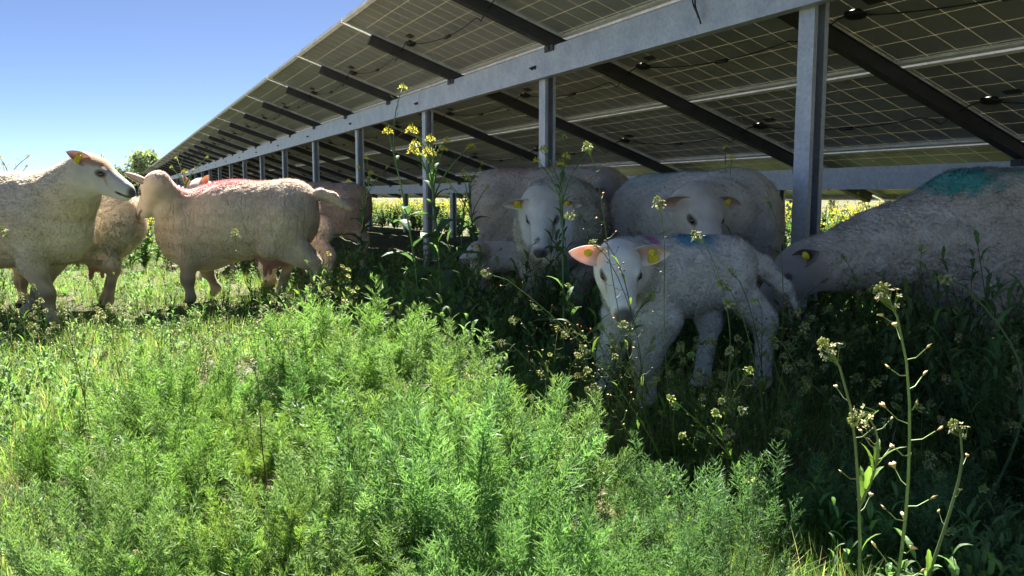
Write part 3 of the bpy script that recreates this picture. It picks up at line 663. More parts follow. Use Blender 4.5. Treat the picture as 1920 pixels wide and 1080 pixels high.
make_sheep('lamb', 'white lamb with glowing pink ears standing in the weeds facing the camera', (.525, 2.56), hp_(1162, 500, 2.24), (-.02, -1.0, -.68), hd=211, lamb=True, S=1.045, res=.0042, base=(.90, .87, .82), face=(.92, .90, .88), legc=(.86, .82, .76), inner=(.80, .54, .48), dirt=.06,
           marks=(((-.03, .02, .52), (.11, .09, .06), (.06, .40, .58), .9), ((.15, .03, .51), (.035, .05, .03), (.60, .15, .40), .8)), tail=np.array([(-.26, .0, .46), (-.33, .03, .42), (-.40, .06, .35), (-.44, .07, .29)]),
           feet=dict(fn=(.02, .0, 0), ff=(.09, -.03, .0), hn=(-.07, .03, 0), hf=(.07, 0, 0)), fur=120000, furlen=.009, earup=.28, earback=.05, seed=10, tags=(2, 1), hsc=1.22)
make_sheep('lamb', 'small lamb half hidden in dark weeds left of the white-faced ewe', (-.06, 4.72), hp_(890, 468, 4.55), (-.9, -.3, -.5), hd=180, lamb=True, S=.74, base=(0.86, 0.78, 0.69), face=(.75, .70, .66), fur=20000, furlen=.007, seed=11)
make_sheep('ewe', 'ewe hidden behind the pink-backed one with only an orange ear showing', (-2.35, 6.9), hp_(374, 357, 6.55), (-.2, -1, -.6), tags=(0, 0), hd=-90, S=.98, res=.009, base=(0.65, 0.55, 0.46), fur=8000, inner=(.75, .25, .10), earup=1.5, seed=12)
# ------------------------------------------------------------------ plants
RG = np.random.default_rng(11)
def J(c, a=.15, r=None): r = r or RG; return np.clip(np.array(c) * (1 + a * r.uniform(-1, 1)), 0, 1)
GR_A, GR_B, GR_DRY = (.21, .34, .09), (.14, .25, .07), (.48, .43, .25)
MAY, MAY_T = (.125, .225, .080), (.31, .47, .20)
WEED = (.11, .19, .075)

def t_grass(n=16, h=(.06, .17), spread=.045, dry=.12, seed=0):
    r = np.random.default_rng(seed); mb = MB()
    for _ in range(n):
        a = r.uniform(0, 2 * math.pi); rr = spread * math.sqrt(r.random()); hh = r.uniform(*h); lean = r.uniform(.1, .8); d = np.array([math.cos(a), math.sin(a), 0])
        b = np.array([rr * math.cos(a + r.uniform(-1, 1)), rr * math.sin(a + r.uniform(-1, 1)), -.01]); t = np.linspace(0, 1, 4)[:, None]
        pts = b + d * (lean * hh * t ** 1.8) + np.array([0, 0, hh]) * (t - .25 * lean * t ** 2.5)
        c = GR_DRY if r.random() < dry else (GR_A if r.random() < .6 else GR_B)
        ribbon(mb, pts, np.array([.0030, .0028, .0020, .0003]) * r.uniform(.7, 1.3), (-d[1], d[0], 0), J(c, .25, r), J(c, .1, r) * 1.25)
    return mb.arrays()

def frond(mb, org, d, up, ln, r, col, tip, pairs=9, wid=.0026):
    """one feathery bipinnate leaf of threads"""
    d, s, n_ = basis(d, up); t = np.linspace(0, 1, 5)
    curve = r.uniform(.15, .5); pts = org + d * (ln * t)[:, None] + n_ * (curve * ln * .35 * np.sin(t * 1.6) )[:, None]
    ribbon(mb, pts, [.0016, .0014, .0012, .001, .0004], s, col)
    V = []; C = []
    for i in range(pairs):
        u = .16 + .80 * i / (pairs - 1); p = org + d * ln * u + n_ * curve * ln * .35 * math.sin(u * 1.6)
        pl = ln * .25 * math.sin(math.pi * (.18 + .72 * u)) + .004
        for sg in (-1, 1):
            pd = d * r.uniform(.55, .85) + s * sg * r.uniform(.6, .9) + n_ * r.uniform(-.5, .8); pd /= np.linalg.norm(pd)
            q1 = p + pd * pl
            V += [p - d * wid * .6, p + d * wid * .6, q1]; C += [col, col, tip]
            for j in range(4):
                w = .3 + .2 * j; b = p + pd * pl * w
                e = pd * .75 + d * r.uniform(-.1, .7) + n_ * r.uniform(-.9, .9) + s * r.uniform(-.8, .8); e /= np.linalg.norm(e)
                tl = pl * r.uniform(.45, .95); sd = np.cross(e, r.normal(size=3)); sd /= np.linalg.norm(sd) + 1e-9
                V += [b - sd * wid * .5, b + sd * wid * .5, b + e * tl]; C += [col, col, tip]
    mb.add(np.array(V), np.arange(len(V)).reshape(-1, 3), np.array(C))

def t_mayweed(seed, nst=15, h=.30, spread=.9, nfr=8, fl=.085, pairs=8, col=MAY, tip=MAY_T, wid=.0026, stems=True):
    r = np.random.default_rng(seed); mb = MB(); sb = MB()
    for i in range(nst):
        az = i * 2.399 + r.uniform(-.3, .3); tl = spread * math.sqrt((i + .5) / nst) * r.uniform(.8, 1.1); L_ = h * r.uniform(.85, 1.12) * (1.05 - .35 * (i / nst) ** 2)
        t = np.linspace(0, 1, 7); dv = np.array([math.cos(az), math.sin(az), 0])
        pts = dv * (L_ * math.sin(tl) * t ** .9)[:, None] + np.array([0, 0, 1]) * (L_ * math.cos(tl * .75) * t ** 1.15 - .01)[:, None]
        sb.tube(pts, np.linspace(.0028, .0010, 7), 4, J((.13, .20, .06), .2, r))
        for k in range(nfr):
            u = .30 + .70 * (k + r.random()) / nfr; f = u * 6; i0 = min(5, int(f)); p = pts[i0] + (pts[i0 + 1] - pts[i0]) * (f - i0); tg = pts[i0 + 1] - pts[i0]; tg /= np.linalg.norm(tg)
            a2 = r.uniform(0, 2 * math.pi); _, s1, s2 = basis(tg); out = s1 * math.cos(a2) + s2 * math.sin(a2)
            d = tg * (.5 + 1.3 * u ** 2) + out * r.uniform(.35, .8) + np.array([0, 0, .45]); k2 = r.uniform(.8, 1.2)
            frond(mb, p, d, (0.1, .05, 1), fl * r.uniform(.7, 1.15) * (1.05 - .25 * u), r, np.array(col) * k2, np.array(tip) * k2, pairs, wid)
    return mb.arrays(), sb.arrays()

def leaf(mb, org, d, ln, w, r, col, lobes=0, droop=.4, up=(0, 0, 1)):
    d, s, n_ = basis(d, up); m = 7; t = np.linspace(0, 1, m)
    mid = org + d * (ln * t)[:, None] + n_ * (ln * (.25 * np.sin(t * 2) - droop * t * t * .6))[:, None]
    prof = np.sin(math.pi * np.clip(.08 + t * .92, 0, 1)) ** .8
    if lobes: prof = prof * (1 + lobes * .55 * np.array([0, 1, -1, 1, -1, .6, 0]))
    e1 = mid + s * (prof * w / 2)[:, None] + n_ * (prof * w * .16)[:, None]; e2 = mid - s * (prof * w / 2)[:, None] + n_ * (prof * w * .16)[:, None]
    V = np.concatenate([mid, e1, e2]); T = []
    for i in range(m - 1):
        T += [(i, i + 1, m + i + 1), (i, m + i + 1, m + i), (i + 1, i, 2 * m + i), (i + 1, 2 * m + i, 2 * m + i + 1)]
    C = np.concatenate([np.repeat(np.array(col)[None] * 1.2, m, 0), np.repeat(np.array(col)[None], 2 * m, 0)]) * (.9 + .2 * np.tile(t, 3))[:, None]
    mb.add(V, T, C)

def t_rosette(seed, n=10, ln=(.06, .14), w=.026, col=WEED, lobes=.5, rise=.6):
    r = np.random.default_rng(seed); mb = MB()
    for i in range(n):
        a = i * 2.4 + r.uniform(-.3, .3); e = r.uniform(.15, rise * 1.6); d = np.array([math.cos(a) * math.cos(e), math.sin(a) * math.cos(e), math.sin(e)])
        leaf(mb, d * .01, d, r.uniform(*ln), w * r.uniform(.7, 1.3), r, J(col, .3, r), lobes * r.uniform(0, 1.2), r.uniform(.2, .9))
    return mb.arrays()
def t_leafy(seed, h=.25, n=16, ln=.07, w=.016, col=WEED):
    r = np.random.default_rng(seed); mb = MB()
    for s in range(3):
        az = r.uniform(0, 6.28); tl = r.uniform(.05, .5); H = h * r.uniform(.6, 1.1); t = np.linspace(0, 1, 5)
        pts = np.array([math.cos(az), math.sin(az), 0]) * (H * math.sin(tl) * t ** 1.4)[:, None] + np.array([0, 0, 1.]) * (H * math.cos(tl) * t)[:, None]
        mb.tube(pts, np.linspace(.0022, .001, 5), 3, J((.10, .15, .05), .2, r), cap=False)
        for k in range(n // 2):
            u = (k + .5) / (n // 2); i0 = min(3, int(u * 4)); p = pts[i0] + (pts[i0 + 1] - pts[i0]) * (u * 4 - i0); a = k * 2.4 + s
            d = np.array([math.cos(a), math.sin(a), r.uniform(.3, 1.1)]); leaf(mb, p, d, ln * r.uniform(.6, 1.1) * (1.15 - .5 * u), w * r.uniform(.7, 1.2), r, J(col, .3, r), r.uniform(0, .5), r.uniform(.1, .6))
    return mb.arrays()

def petals4(mb, c, d, sz, col, r, n=4):
    d, s, t_ = basis(d, (r.uniform(-.2, .2), .3, 1))
    for i in range(n):
        a = i * 2 * math.pi / n + .4; o = s * math.cos(a) + t_ * math.sin(a); q = np.cross(d, o)
        V = np.array([c, c + o * sz * .6 + q * sz * .34 + d * sz * .12, c + o * sz * 1.0 + q * sz * .22 + d * sz * .25, c + o * sz * 1.0 - q * sz * .22 + d * sz * .25, c + o * sz * .6 - q * sz * .34 + d * sz * .12])
        mb.add(V, [(0, 1, 2), (0, 2, 3), (0, 3, 4)], np.array(col) * r.uniform(.85, 1.1))

def purse_stem(st, fl, pod, lf, pts, r, H, rad=.0016, scol=(.13, .19, .06), podcol=(.30, .32, .08), npod=14, start=.35, fsz=1.0, pods_big=1.0, leaves=3, fcol=(.66, .63, .40), nfl=22):
    """one raceme along pts: pods on side stalks, white flower head at the tip"""
    pts = np.asarray(pts, float); n_ = len(pts); st.tube(pts, np.linspace(rad, rad * .5, n_), 5, scol)
    def P(u): f = u * (n_ - 1); i = min(n_ - 2, int(f)); return pts[i] + (pts[i + 1] - pts[i]) * (f - i), (pts[i + 1] - pts[i]) / np.linalg.norm(pts[i + 1] - pts[i])
    for k in range(npod):
        u = start + (.95 - start) * (k + r.uniform(-.2, .2)) / npod; p, tg = P(u); a = k * 2.4 + r.uniform(-.3, .3); _, s1, s2 = basis(tg)
        out = s1 * math.cos(a) + s2 * math.sin(a); d = out * .9 + tg * .35; d /= np.linalg.norm(d); pl = .019 * H * (1.15 - .5 * (u - start)) * r.uniform(.8, 1.15)
        mid = p + d * pl * .5 - np.array([0, 0, .002]); e = p + d * pl + tg * pl * .12
        st.tube([p, mid, e], [.0006 * H, .0005 * H, .0005 * H], 3, np.array(scol) * 1.1, cap=False)
        pd = (e - mid); pd /= np.linalg.norm(pd); q = np.cross(pd, out + .3 * r.normal(size=3)); q /= np.linalg.norm(q); n3 = np.cross(pd, q); z = .0045 * H * pods_big * (1.1 - .4 * (u - start))
        V = np.array([e, e + pd * z * 1.1 + q * z * .62, e + pd * z * 1.45 + q * z * .3, e + pd * z * 1.2, e + pd * z * 1.45 - q * z * .3, e + pd * z * 1.1 - q * z * .62, e + pd * z * .8 + n3 * z * .2, e + pd * z * .8 - n3 * z * .2])
        ring = [0, 1, 2, 3, 4, 5]; T = []
        for i in range(6): T += [(ring[i], ring[(i + 1) % 6], 6), (ring[(i + 1) % 6], ring[i], 7)]
        pod.add(V, T, J(podcol, .3, r))
    fb = MB(); fl.append(fb); tip, tg = P(1.0); _, s1, s2 = basis(tg)
    for k in range(nfl):
        a = k * 2.4; rr = .0105 * H * fsz * math.sqrt((k + .5) / nfl) * r.uniform(.7, 1.25); c = tip + (s1 * math.cos(a) + s2 * math.sin(a)) * rr + tg * (.006 * H * fsz - .020 * H * fsz * (k / nfl) * r.uniform(.5, 1.2))
        fb.tube([tip - tg * .022 * H * fsz * (k / nfl + .15), c], [.0005 * H, .0004 * H], 3, (.22, .30, .09), cap=False)
        dd = (s1 * math.cos(a) + s2 * math.sin(a)) * (k / nfl) + tg * .8
        if k > nfl * .45: petals4(fb, c, dd, .0030 * H * fsz, fcol, r)
        else: fb.ell(c, np.array([.0017, .0017, .0022]) * H * fsz, nu=5, nv=4, C=(.42, .46, .16))
    for k in range(leaves):
        u = .08 + .5 * k / max(1, leaves); p, tg = P(u); a = k * 2.6 + r.uniform(0, 1); _, s1, s2 = basis(tg); leaf(lf, p, (s1 * math.cos(a) + s2 * math.sin(a)) * .7 + tg * .8, .035 * H * r.uniform(.7, 1.4), .007 * H, r, J((.12, .20, .05), .2, r), .3, .2)

def curve(h, lean, az, bend=0.0, n_=9, z0=-.01):
    t = np.linspace(0, 1, n_); d = np.array([math.cos(az), math.sin(az), 0]); q = np.array([-d[1], d[0], 0])
    return d * (h * lean * t ** 1.6)[:, None] + q * (h * bend * np.sin(t * 3.1))[:, None] + np.array([0, 0, 1.]) * (h * t * (1 - .12 * abs(lean) * t) + z0)[:, None]
def make_purse(seed, h=.42, branches=3, lean=.25, H=1.0, **kw):
    r = np.random.default_rng(seed); st, fl, lf = MB(), [], MB(); pod = st
    az0 = r.uniform(0, 6.28)
    main = curve(h, lean * r.uniform(.4, 1), az0, r.uniform(-.08, .08)); purse_stem(st, fl, pod, lf, main, r, H, **kw)
    for b in range(branches):
        i = 2 + b % 5; az = az0 + 2.1 * (b + 1); hh = h * r.uniform(.35, .6); c = curve(hh, r.uniform(.5, .95), az, r.uniform(-.1, .1), z0=0); purse_stem(st, fl, pod, lf, main[i] + c, r, H, rad=.0011, npod=9, start=.3, leaves=1)
    for k in range(6):
        a = k * 1.1; leaf(lf, np.array([0, 0, .005]), (math.cos(a), math.sin(a), .4), .07, .015, r, J(WEED, .3, r) * 1.3, .8, .6)
    return st, fl, lf
def purse_thing(built, loc, label, cat='weed', group=None, name='shepherds_purse', rz=0):
    st, fl, lf = built; root = tag(empty(name, loc, rz), label, cat, group)
    st.build('stem', M_STEM, root, True)
    for f in fl: f.build('flower_head', M_PETAL, root)
    lf.build('foliage', M_LEAF, root); return root

def make_rape(seed, h=1.0, H=1.0, branches=6, leaves=8, top=.62, flower=1.0, lean=.12, az=0.0, lcol=(.09, .17, .085)):
    r = np.random.default_rng(seed); st, fl, lf = MB(), [], MB(); pod = st
    main = curve(h, lean, az, .03, 12)
    st.tube(main, np.linspace(.0068, .0024, 12) * H, 7, (.15, .24, .10))
    def P(c, u): f = u * (len(c) - 1); i = min(len(c) - 2, int(f)); return c[i] + (c[i + 1] - c[i]) * (f - i)
    def cluster(c, s):
        fb = MB(); fl.append(fb)
        for k in range(int(20 * s)):
            a = k * 2.4; rr = .030 * s * math.sqrt((k + .5) / (20 * s)); p = c + np.array([math.cos(a) * rr, math.sin(a) * rr, .022 * (1 - 2 * k / (20 * s)) * s]); fb.tube([c - np.array([0, 0, .02 * (k / 20)]), p], [.0007, .0006], 3, (.2, .28, .06), cap=False)
            if k > 5: petals4(fb, p, (math.cos(a) * .8, math.sin(a) * .8, .8), .0100, (.78, .68, .10), r)
            else: fb.ell(p, (.0025, .0025, .004), nu=5, nv=4, C=(.45, .50, .06))
    cluster(main[-1], flower)
    for b in range(branches):
        u = top + (.97 - top) * b / branches; p = P(main, u); a = b * 2.4 + 1; hh = h * (.34 - .18 * (u - top) / (1 - top)) * r.uniform(.8, 1.2); c = p + curve(hh, r.uniform(.35, .75), a, .05, 7, 0); st.tube(c, np.linspace(.0035, .0018, 7) * H, 5, (.13, .21, .07)); cluster(c[-1], flower * r.uniform(.5, .9))
        leaf(lf, p, (math.cos(a), math.sin(a), .7), .07 * H, .020 * H, r, J(lcol, .2, r), 0, .3)
        for q in range(5): pp = P(c, .3 + .12 * q); aa = q * 2.4; e = pp + np.array([math.cos(aa), math.sin(aa), .7]) * .035; pod.tube([pp, e, e + np.array([0, 0, .012])], [.0008, .0013, .0004], 4, (.16, .24, .08))
    for k in range(leaves):
        u = .10 + .60 * k / leaves; p = P(main, u); a = k * 2.4 + r.uniform(-.3, .3); s = (1.25 - .9 * u)
        leaf(lf, p, (math.cos(a), math.sin(a), .45), .19 * H * s * r.uniform(.7, 1.1), .075 * H * s, r, J(lcol, .25, r), .5 * (u < .5), .7)
    return st, fl, lf

def scatter(name, temps, pos, scale, mat, label=None, cat=None, kind='stuff', tint=.18, tilt=.12, rng=None, zs=None, colmul=None):
    """merges many small plants nobody could count into ONE mesh"""
    rng = rng or np.random.default_rng(7); n_ = len(pos); Vs, Ts, Cs = [], [], []; off = 0
    which = rng.integers(0, len(temps), n_)
    for k, (V, T, C) in enumerate(temps):
        ids = np.where(which == k)[0]; m = len(ids)
        if m == 0: continue
        a = rng.uniform(0, 2 * math.pi, m); c, s = np.cos(a), np.sin(a); sc = scale[ids]
        X = (V[None, :, 0] * c[:, None] - V[None, :, 1] * s[:, None]) * sc[:, None]; Y_ = (V[None, :, 0] * s[:, None] + V[None, :, 1] * c[:, None]) * sc[:, None]; Z = V[None, :, 2] * sc[:, None] * rng.uniform(.85, 1.2, m)[:, None]
        tx, ty = rng.normal(0, tilt, m), rng.normal(0, tilt, m); X = X + Z * tx[:, None]; Y_ = Y_ + Z * ty[:, None]
        P = np.stack([X + pos[ids, 0][:, None], Y_ + pos[ids, 1][:, None], Z + pos[ids, 2][:, None]], -1)
        CC = C[None] * (1 + tint * rng.normal(size=(m, 1, 1))) * (1 + .06 * rng.normal(size=(m, 1, 3)))
        if colmul is not None: CC = CC * colmul[ids][:, None, :]
        Vs.append(P.reshape(-1, 3)); Cs.append(np.clip(CC, .004, .95).reshape(-1, C.shape[1])); Ts.append((T[None] + (np.arange(m) * len(V))[:, None, None]).reshape(-1, 3) + off); off += m * len(V)
    o = mk_mesh(name, np.concatenate(Vs), np.concatenate(Ts), np.concatenate(Cs), False, mat)
    return tag(o, label, cat, kind=kind)
def ground_pts(n, dmin, dmax, rng, lmin=-.72, lmax=.72, power=1.0, keep=None):
    """random ground points inside the photographer's wedge of view (denser nearby)"""
    out = []
    while sum(len(o) for o in out) < n:
        d = dmin * (dmax / dmin) ** (rng.random(n) ** power); l = rng.uniform(lmin, lmax, n) * d
        x = CR[0] * l + CF[0] * d; y = CR[1] * l + CF[1] * d
        if keep is not None: k = keep(x, y, l, d) > rng.random(n); x, y = x[k], y[k]
        out.append(np.stack([x, y, gz(x, y)], 1))
    return np.concatenate(out)[:n]
SHX = 1.0     # the edge of the array's shadow runs near x = 1.0
def nz2(x, y, f=1.0, s=0.0): return .5 + .5 * np.sin(x * 2.1 * f + s + 1.3 * np.sin(y * 1.7 * f + s)) * np.sin(y * 2.6 * f - s + 1.1 * np.sin(x * 1.9 * f))

# --- short grass, sunlit side and thin in the shade
r1 = np.random.default_rng(101)
def in_bed(x, y, l, d):
    px = 960 + l / d * F; py = 368 + CAMH / d * F
    return (x < SHX) & (py > 640 + .25 * np.abs(px - 700)) & (px < 1260) & ((px > 330) | (py > 850)) & (px > 60)
def k_grass(x, y, l, d): base = np.where(x < SHX, .55 + .45 * nz2(x, y, 1.4, 2.), .22 + .3 * nz2(x, y, 2., 5.)); return base * np.where(in_bed(x, y, l, d), .05, 1)
gp = ground_pts(11000, .75, 9.5, r1, keep=k_grass)
dist = np.hypot(gp[:, 0], gp[:, 1])
gcol = np.where(gp[:, :1] < SHX, 1.0, 1.0) * np.ones((len(gp), 3)); 
gcol[:, 0] *= 1 + .08 * nz2(gp[:, 0], gp[:, 1], .8, 1.)
scatter('grass', [t_grass(15, seed=i, dry=.05 + .05 * (i % 3)) for i in range(6)], gp, r1.uniform(.45, 1.0, len(gp)) * np.where(dist < 2.2, .7, .82), M_LEAF, 'short green grass mixed with dry blades between the weeds', 'grass', rng=r1, colmul=gcol)
# --- dead straw and litter on the ground
r2 = np.random.default_rng(102)
def t_straw(seed):
    r = np.random.default_rng(seed); mb = MB()
    for _ in range(9):
        a = r.uniform(0, 6.28); p = np.array([r.uniform(-.06, .06), r.uniform(-.06, .06), r.uniform(.002, .02)]); d = np.array([math.cos(a), math.sin(a), r.uniform(-.1, .25)]) * r.uniform(.02, .08)
        ribbon(mb, [p, p + d * .5 + [0, 0, .004], p + d], [.002, .003, .001], (-d[1] * 12, d[0] * 12, 0), J((.42, .34, .20), .3, r))
    return mb.arrays()
sp = ground_pts(2600, .8, 7, r2)
scatter('straw', [t_straw(i) for i in range(4)], sp, r2.uniform(.6, 1.2, len(sp)), M_LEAF, 'dry straw and dead stalks littering the soil', 'straw', rng=r2, tilt=.02)
# --- low broad-leaved weeds
r3 = np.random.default_rng(103)
def k_weed(x, y, l, d): return np.where(x > SHX, .75, .30 + .45 * nz2(x, y, 1.2, 7.)) * np.where(in_bed(x, y, l, d) | ((x < SHX) & (d < 1.9)), .02, 1) * np.where((x > SHX) & (d > 1.7) & (d < 2.9) & (np.abs(l - .6) < .45), .22, 1)
wp = ground_pts(2300, .9, 9, r3, keep=k_weed)
wcol = np.where(wp[:, :1] < SHX, 1.5, 1.45) * np.ones((len(wp), 3))  # sunlit side a touch brighter, light put into the leaf tint
scatter('leafy_weeds', [t_rosette(20 + i, lobes=.4 * i) for i in range(3)] + [t_leafy(30 + i) for i in range(4)], wp, r3.uniform(.55, 1.1, len(wp)) * np.where(wp[:, 0] < SHX, .68, 1) * np.where((wp[:, 0] > SHX) & (np.hypot(wp[:, 0], wp[:, 1]) < 3.3) & (np.abs(wp[:, 0] * CR[0] + wp[:, 1] * CR[1] - .55) < .55), .62, 1), M_LEAF, 'tangle of low broad-leaved weeds carpeting the shaded ground', 'weeds', rng=r3, colmul=wcol)
# --- thin tangled flowering weeds in the shade, their petals painted dimmer for it
r4 = np.random.default_rng(104)
def merge4(b):
    Vs, Ts, Cs = [], [], []; o = 0
    for m in [b[0]] + list(b[1]) + [b[2]]:
        V, T, C = m.arrays(); Vs.append(V); Ts.append(T + o); Cs.append(C[:, :3]); o += len(V)
    return np.concatenate(Vs), np.concatenate(Ts), np.concatenate(Cs)
tp = [merge4(make_purse(40 + i, h=.30 + .03 * i, branches=5, lean=.5, rad=.0011, npod=10, fsz=.5, nfl=6, podcol=(.16, .20, .09), fcol=(.50, .52, .44), scol=(.12, .17, .08))) for i in range(4)]
def k_purse(x, y, l, d): return np.where(x > SHX, .8, .30) * np.where((d < 2.0) & (x < SHX), .15, 1) * np.where((d < 1.5), .35, 1)
pp_ = ground_pts(190, 1.2, 7.5, r4, keep=k_purse)
scatter('flowering_weeds', tp, pp_, r4.uniform(.55, 1.0, len(pp_)) * np.where(pp_[:, 0] < SHX, .75, 1), M_LEAF, 'thin tangled weeds with tiny white flowers filling the shade under the panels', 'weeds', rng=r4, tilt=.3)

rT = np.random.default_rng(120)
tw = ground_pts(120, 1.5, 4.0, rT, lmin=-.1, lmax=.72, keep=lambda x, y, l, d: (x > SHX + .15) * np.where((l < 1.05) & (d < 2.9), .02, 1))
scatter('tall_weeds', [t_leafy(140 + i, h=.42, n=22, ln=.085, w=.013) for i in range(4)], tw, rT.uniform(.7, 1.15, len(tw)), M_LEAF, 'taller narrow-leaved weeds standing in the shade around the grazing ewe', 'weeds', rng=rT)
# --- mayweed: a bed of feathery green plants
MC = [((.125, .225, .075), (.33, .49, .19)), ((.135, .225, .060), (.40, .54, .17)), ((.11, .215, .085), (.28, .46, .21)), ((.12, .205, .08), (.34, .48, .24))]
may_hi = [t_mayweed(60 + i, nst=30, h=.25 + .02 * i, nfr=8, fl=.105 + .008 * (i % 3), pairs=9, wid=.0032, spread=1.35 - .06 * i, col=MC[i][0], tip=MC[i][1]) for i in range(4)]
may_sh = [t_mayweed(70 + i, nst=9, h=.24, nfr=7, fl=.095, pairs=7, spread=.6, col=(.09, .17, .085), tip=(.17, .29, .15)) for i in range(2)]  # shade copies: darker, greyer greens put the shade into the leaf colour
may_mesh = []
def mayweed(loc, s, rz, label, group=None, tmpl=0, shade=False, zsc=1.0):
    key = (shade, tmpl)
    f, st = (may_sh if shade else may_hi)[tmpl]
    root = tag(empty('mayweed_plant', loc, rz), label, 'mayweed', group); root.scale = (s, s, s * zsc)
    if key not in may_cache:
        a = mk_mesh('foliage', f[0], f[1], f[2], False, M_THREAD, root); b = mk_mesh('stems', st[0], st[1], st[2], True, M_STEM, root); b['kind'] = 'stuff'; may_cache[key] = (a, b)
    else:
        for o in may_cache[key]: c = o.copy(); COL.objects.link(c); c.parent = root
    return root
may_cache = {}
GM = 'feathery mayweed plants in the sunlit foreground'
big = [  # px, d, scale, label
    (655, 2.28, 1.10, 'tallest feathery mayweed mound at the top of the sunlit bed, against the shade'),
    (780, 2.08, .95, 'feathery mayweed with an upright plume beside the dark shade edge'),
    (560, 2.10, .70, 'feathery mayweed mound just below the leafy weeds, left of the tallest mound'),
    (850, 1.68, 1.02, 'broad feathery mayweed mound in the middle of the bed beside the shadow'),
    (700, 1.72, .90, 'round yellowish mayweed cushion in the centre of the sunlit bed'),
    (990, 1.50, .80, 'feathery mayweed mound ending the bed on the right at the shadow'),
    (860, 1.35, .90, 'dense feathery mayweed mound in front of the broad middle mound'),
    (460, 1.75, .80, 'blue-green mayweed mound on the left part of the bed'),
    (330, 1.95, .75, 'feathery mayweed mound left of the bed behind thin bare stems'),
    (620, 1.30, .75, 'low pale mayweed spray in the lower middle of the picture'),
    (1080, 1.22, .62, 'branching mayweed sprig reaching into the shadow at the lower right of the bed'),
    (470, 1.28, .70, 'silvery mayweed spray below the dark hollow in the bed'),
    (250, 1.55, .70, 'soft mayweed cushion at the left between grass tufts'),
    (760, 1.08, .70, 'mayweed spray at the bottom edge below the centre'),
    (980, 1.05, .66, 'bright mayweed spray at the bottom edge right of the centre'),
    (560, 1.02, .60, 'mayweed spray at the bottom edge left of the centre'),
    (330, 1.12, .62, 'mayweed tuft in the lower left beside a small pale stone'),
    (140, 1.20, .66, 'mayweed tuft near the lower left corner'),
    (1180, 1.02, .50, 'small mayweed sprig at the bottom edge on the shadow line'),
]
for i, (px, d, s, lab) in enumerate(big):
    w = cw(px2(px, d), d); w[2] = float(gz(w[0], w[1])) - .01
    mayweed(w, s * (1.12, .95, 1.05, .85)[i % 4], i * 1.9, lab, GM, (i * 3) % 4, zsc=(1.0, .82, 1.08)[i % 3] if i > 3 else 1.0)
sh = [(1290, 1.28, .80, 'mayweed painted a shaded grey-green at the bottom, below the lamb'), (1420, 1.40, .75, 'shaded mayweed in the lower right left of the tall flowering stem'), (1210, 1.55, .7, 'shaded mayweed sprays under the lamb, left of its forefeet'), (1380, 1.12, .7, 'shaded mayweed at the bottom edge between bed and tall flowering stem'),
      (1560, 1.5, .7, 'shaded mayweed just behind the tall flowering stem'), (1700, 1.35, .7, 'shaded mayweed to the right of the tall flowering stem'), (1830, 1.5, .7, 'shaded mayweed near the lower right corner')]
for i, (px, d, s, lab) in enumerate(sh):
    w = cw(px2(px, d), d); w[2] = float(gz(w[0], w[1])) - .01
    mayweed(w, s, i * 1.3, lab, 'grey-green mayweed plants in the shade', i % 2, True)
r5 = np.random.default_rng(105)
def k_may(x, y, l, d):
    px = 960 + l / d * F; py = 368 + CAMH / d * F
    inb = (x < SHX - .05) & (py > 640 + .25 * np.abs(px - 700)) & (px < 1250)
    return np.where(inb, .95, 0) * np.where(px < 300, .6, 1)
mp_ = ground_pts(30, .80, 2.35, r5, lmin=-.72, lmax=.15, keep=lambda x, y, l, d: in_bed(x, y, l, d) * np.where((np.hypot(960 + l / d * F - 600, 1.4 * (368 + CAMH / d * F - 890)) < 130) | (np.hypot(960 + l / d * F - 360, 1.4 * (368 + CAMH / d * F - 880)) < 90), 0, .95)); mp_[:, 2] -= .02
scatter('mayweed_bed', [(f[0], f[1], f[2]) for f, s_ in [t_mayweed(80 + i, nst=11, h=.15, nfr=5, fl=.075, pairs=7, col=(.07, .15, .04), tip=(.15, .27, .08)) for i in range(2)]], mp_, r5.uniform(.6, .9, len(mp_)), M_THREAD, 'continuous bed of feathery mayweed foliage filling gaps between the larger mounds', 'mayweed', rng=r5, tilt=.08)  # low fill in darker greens, painting the shade between mounds

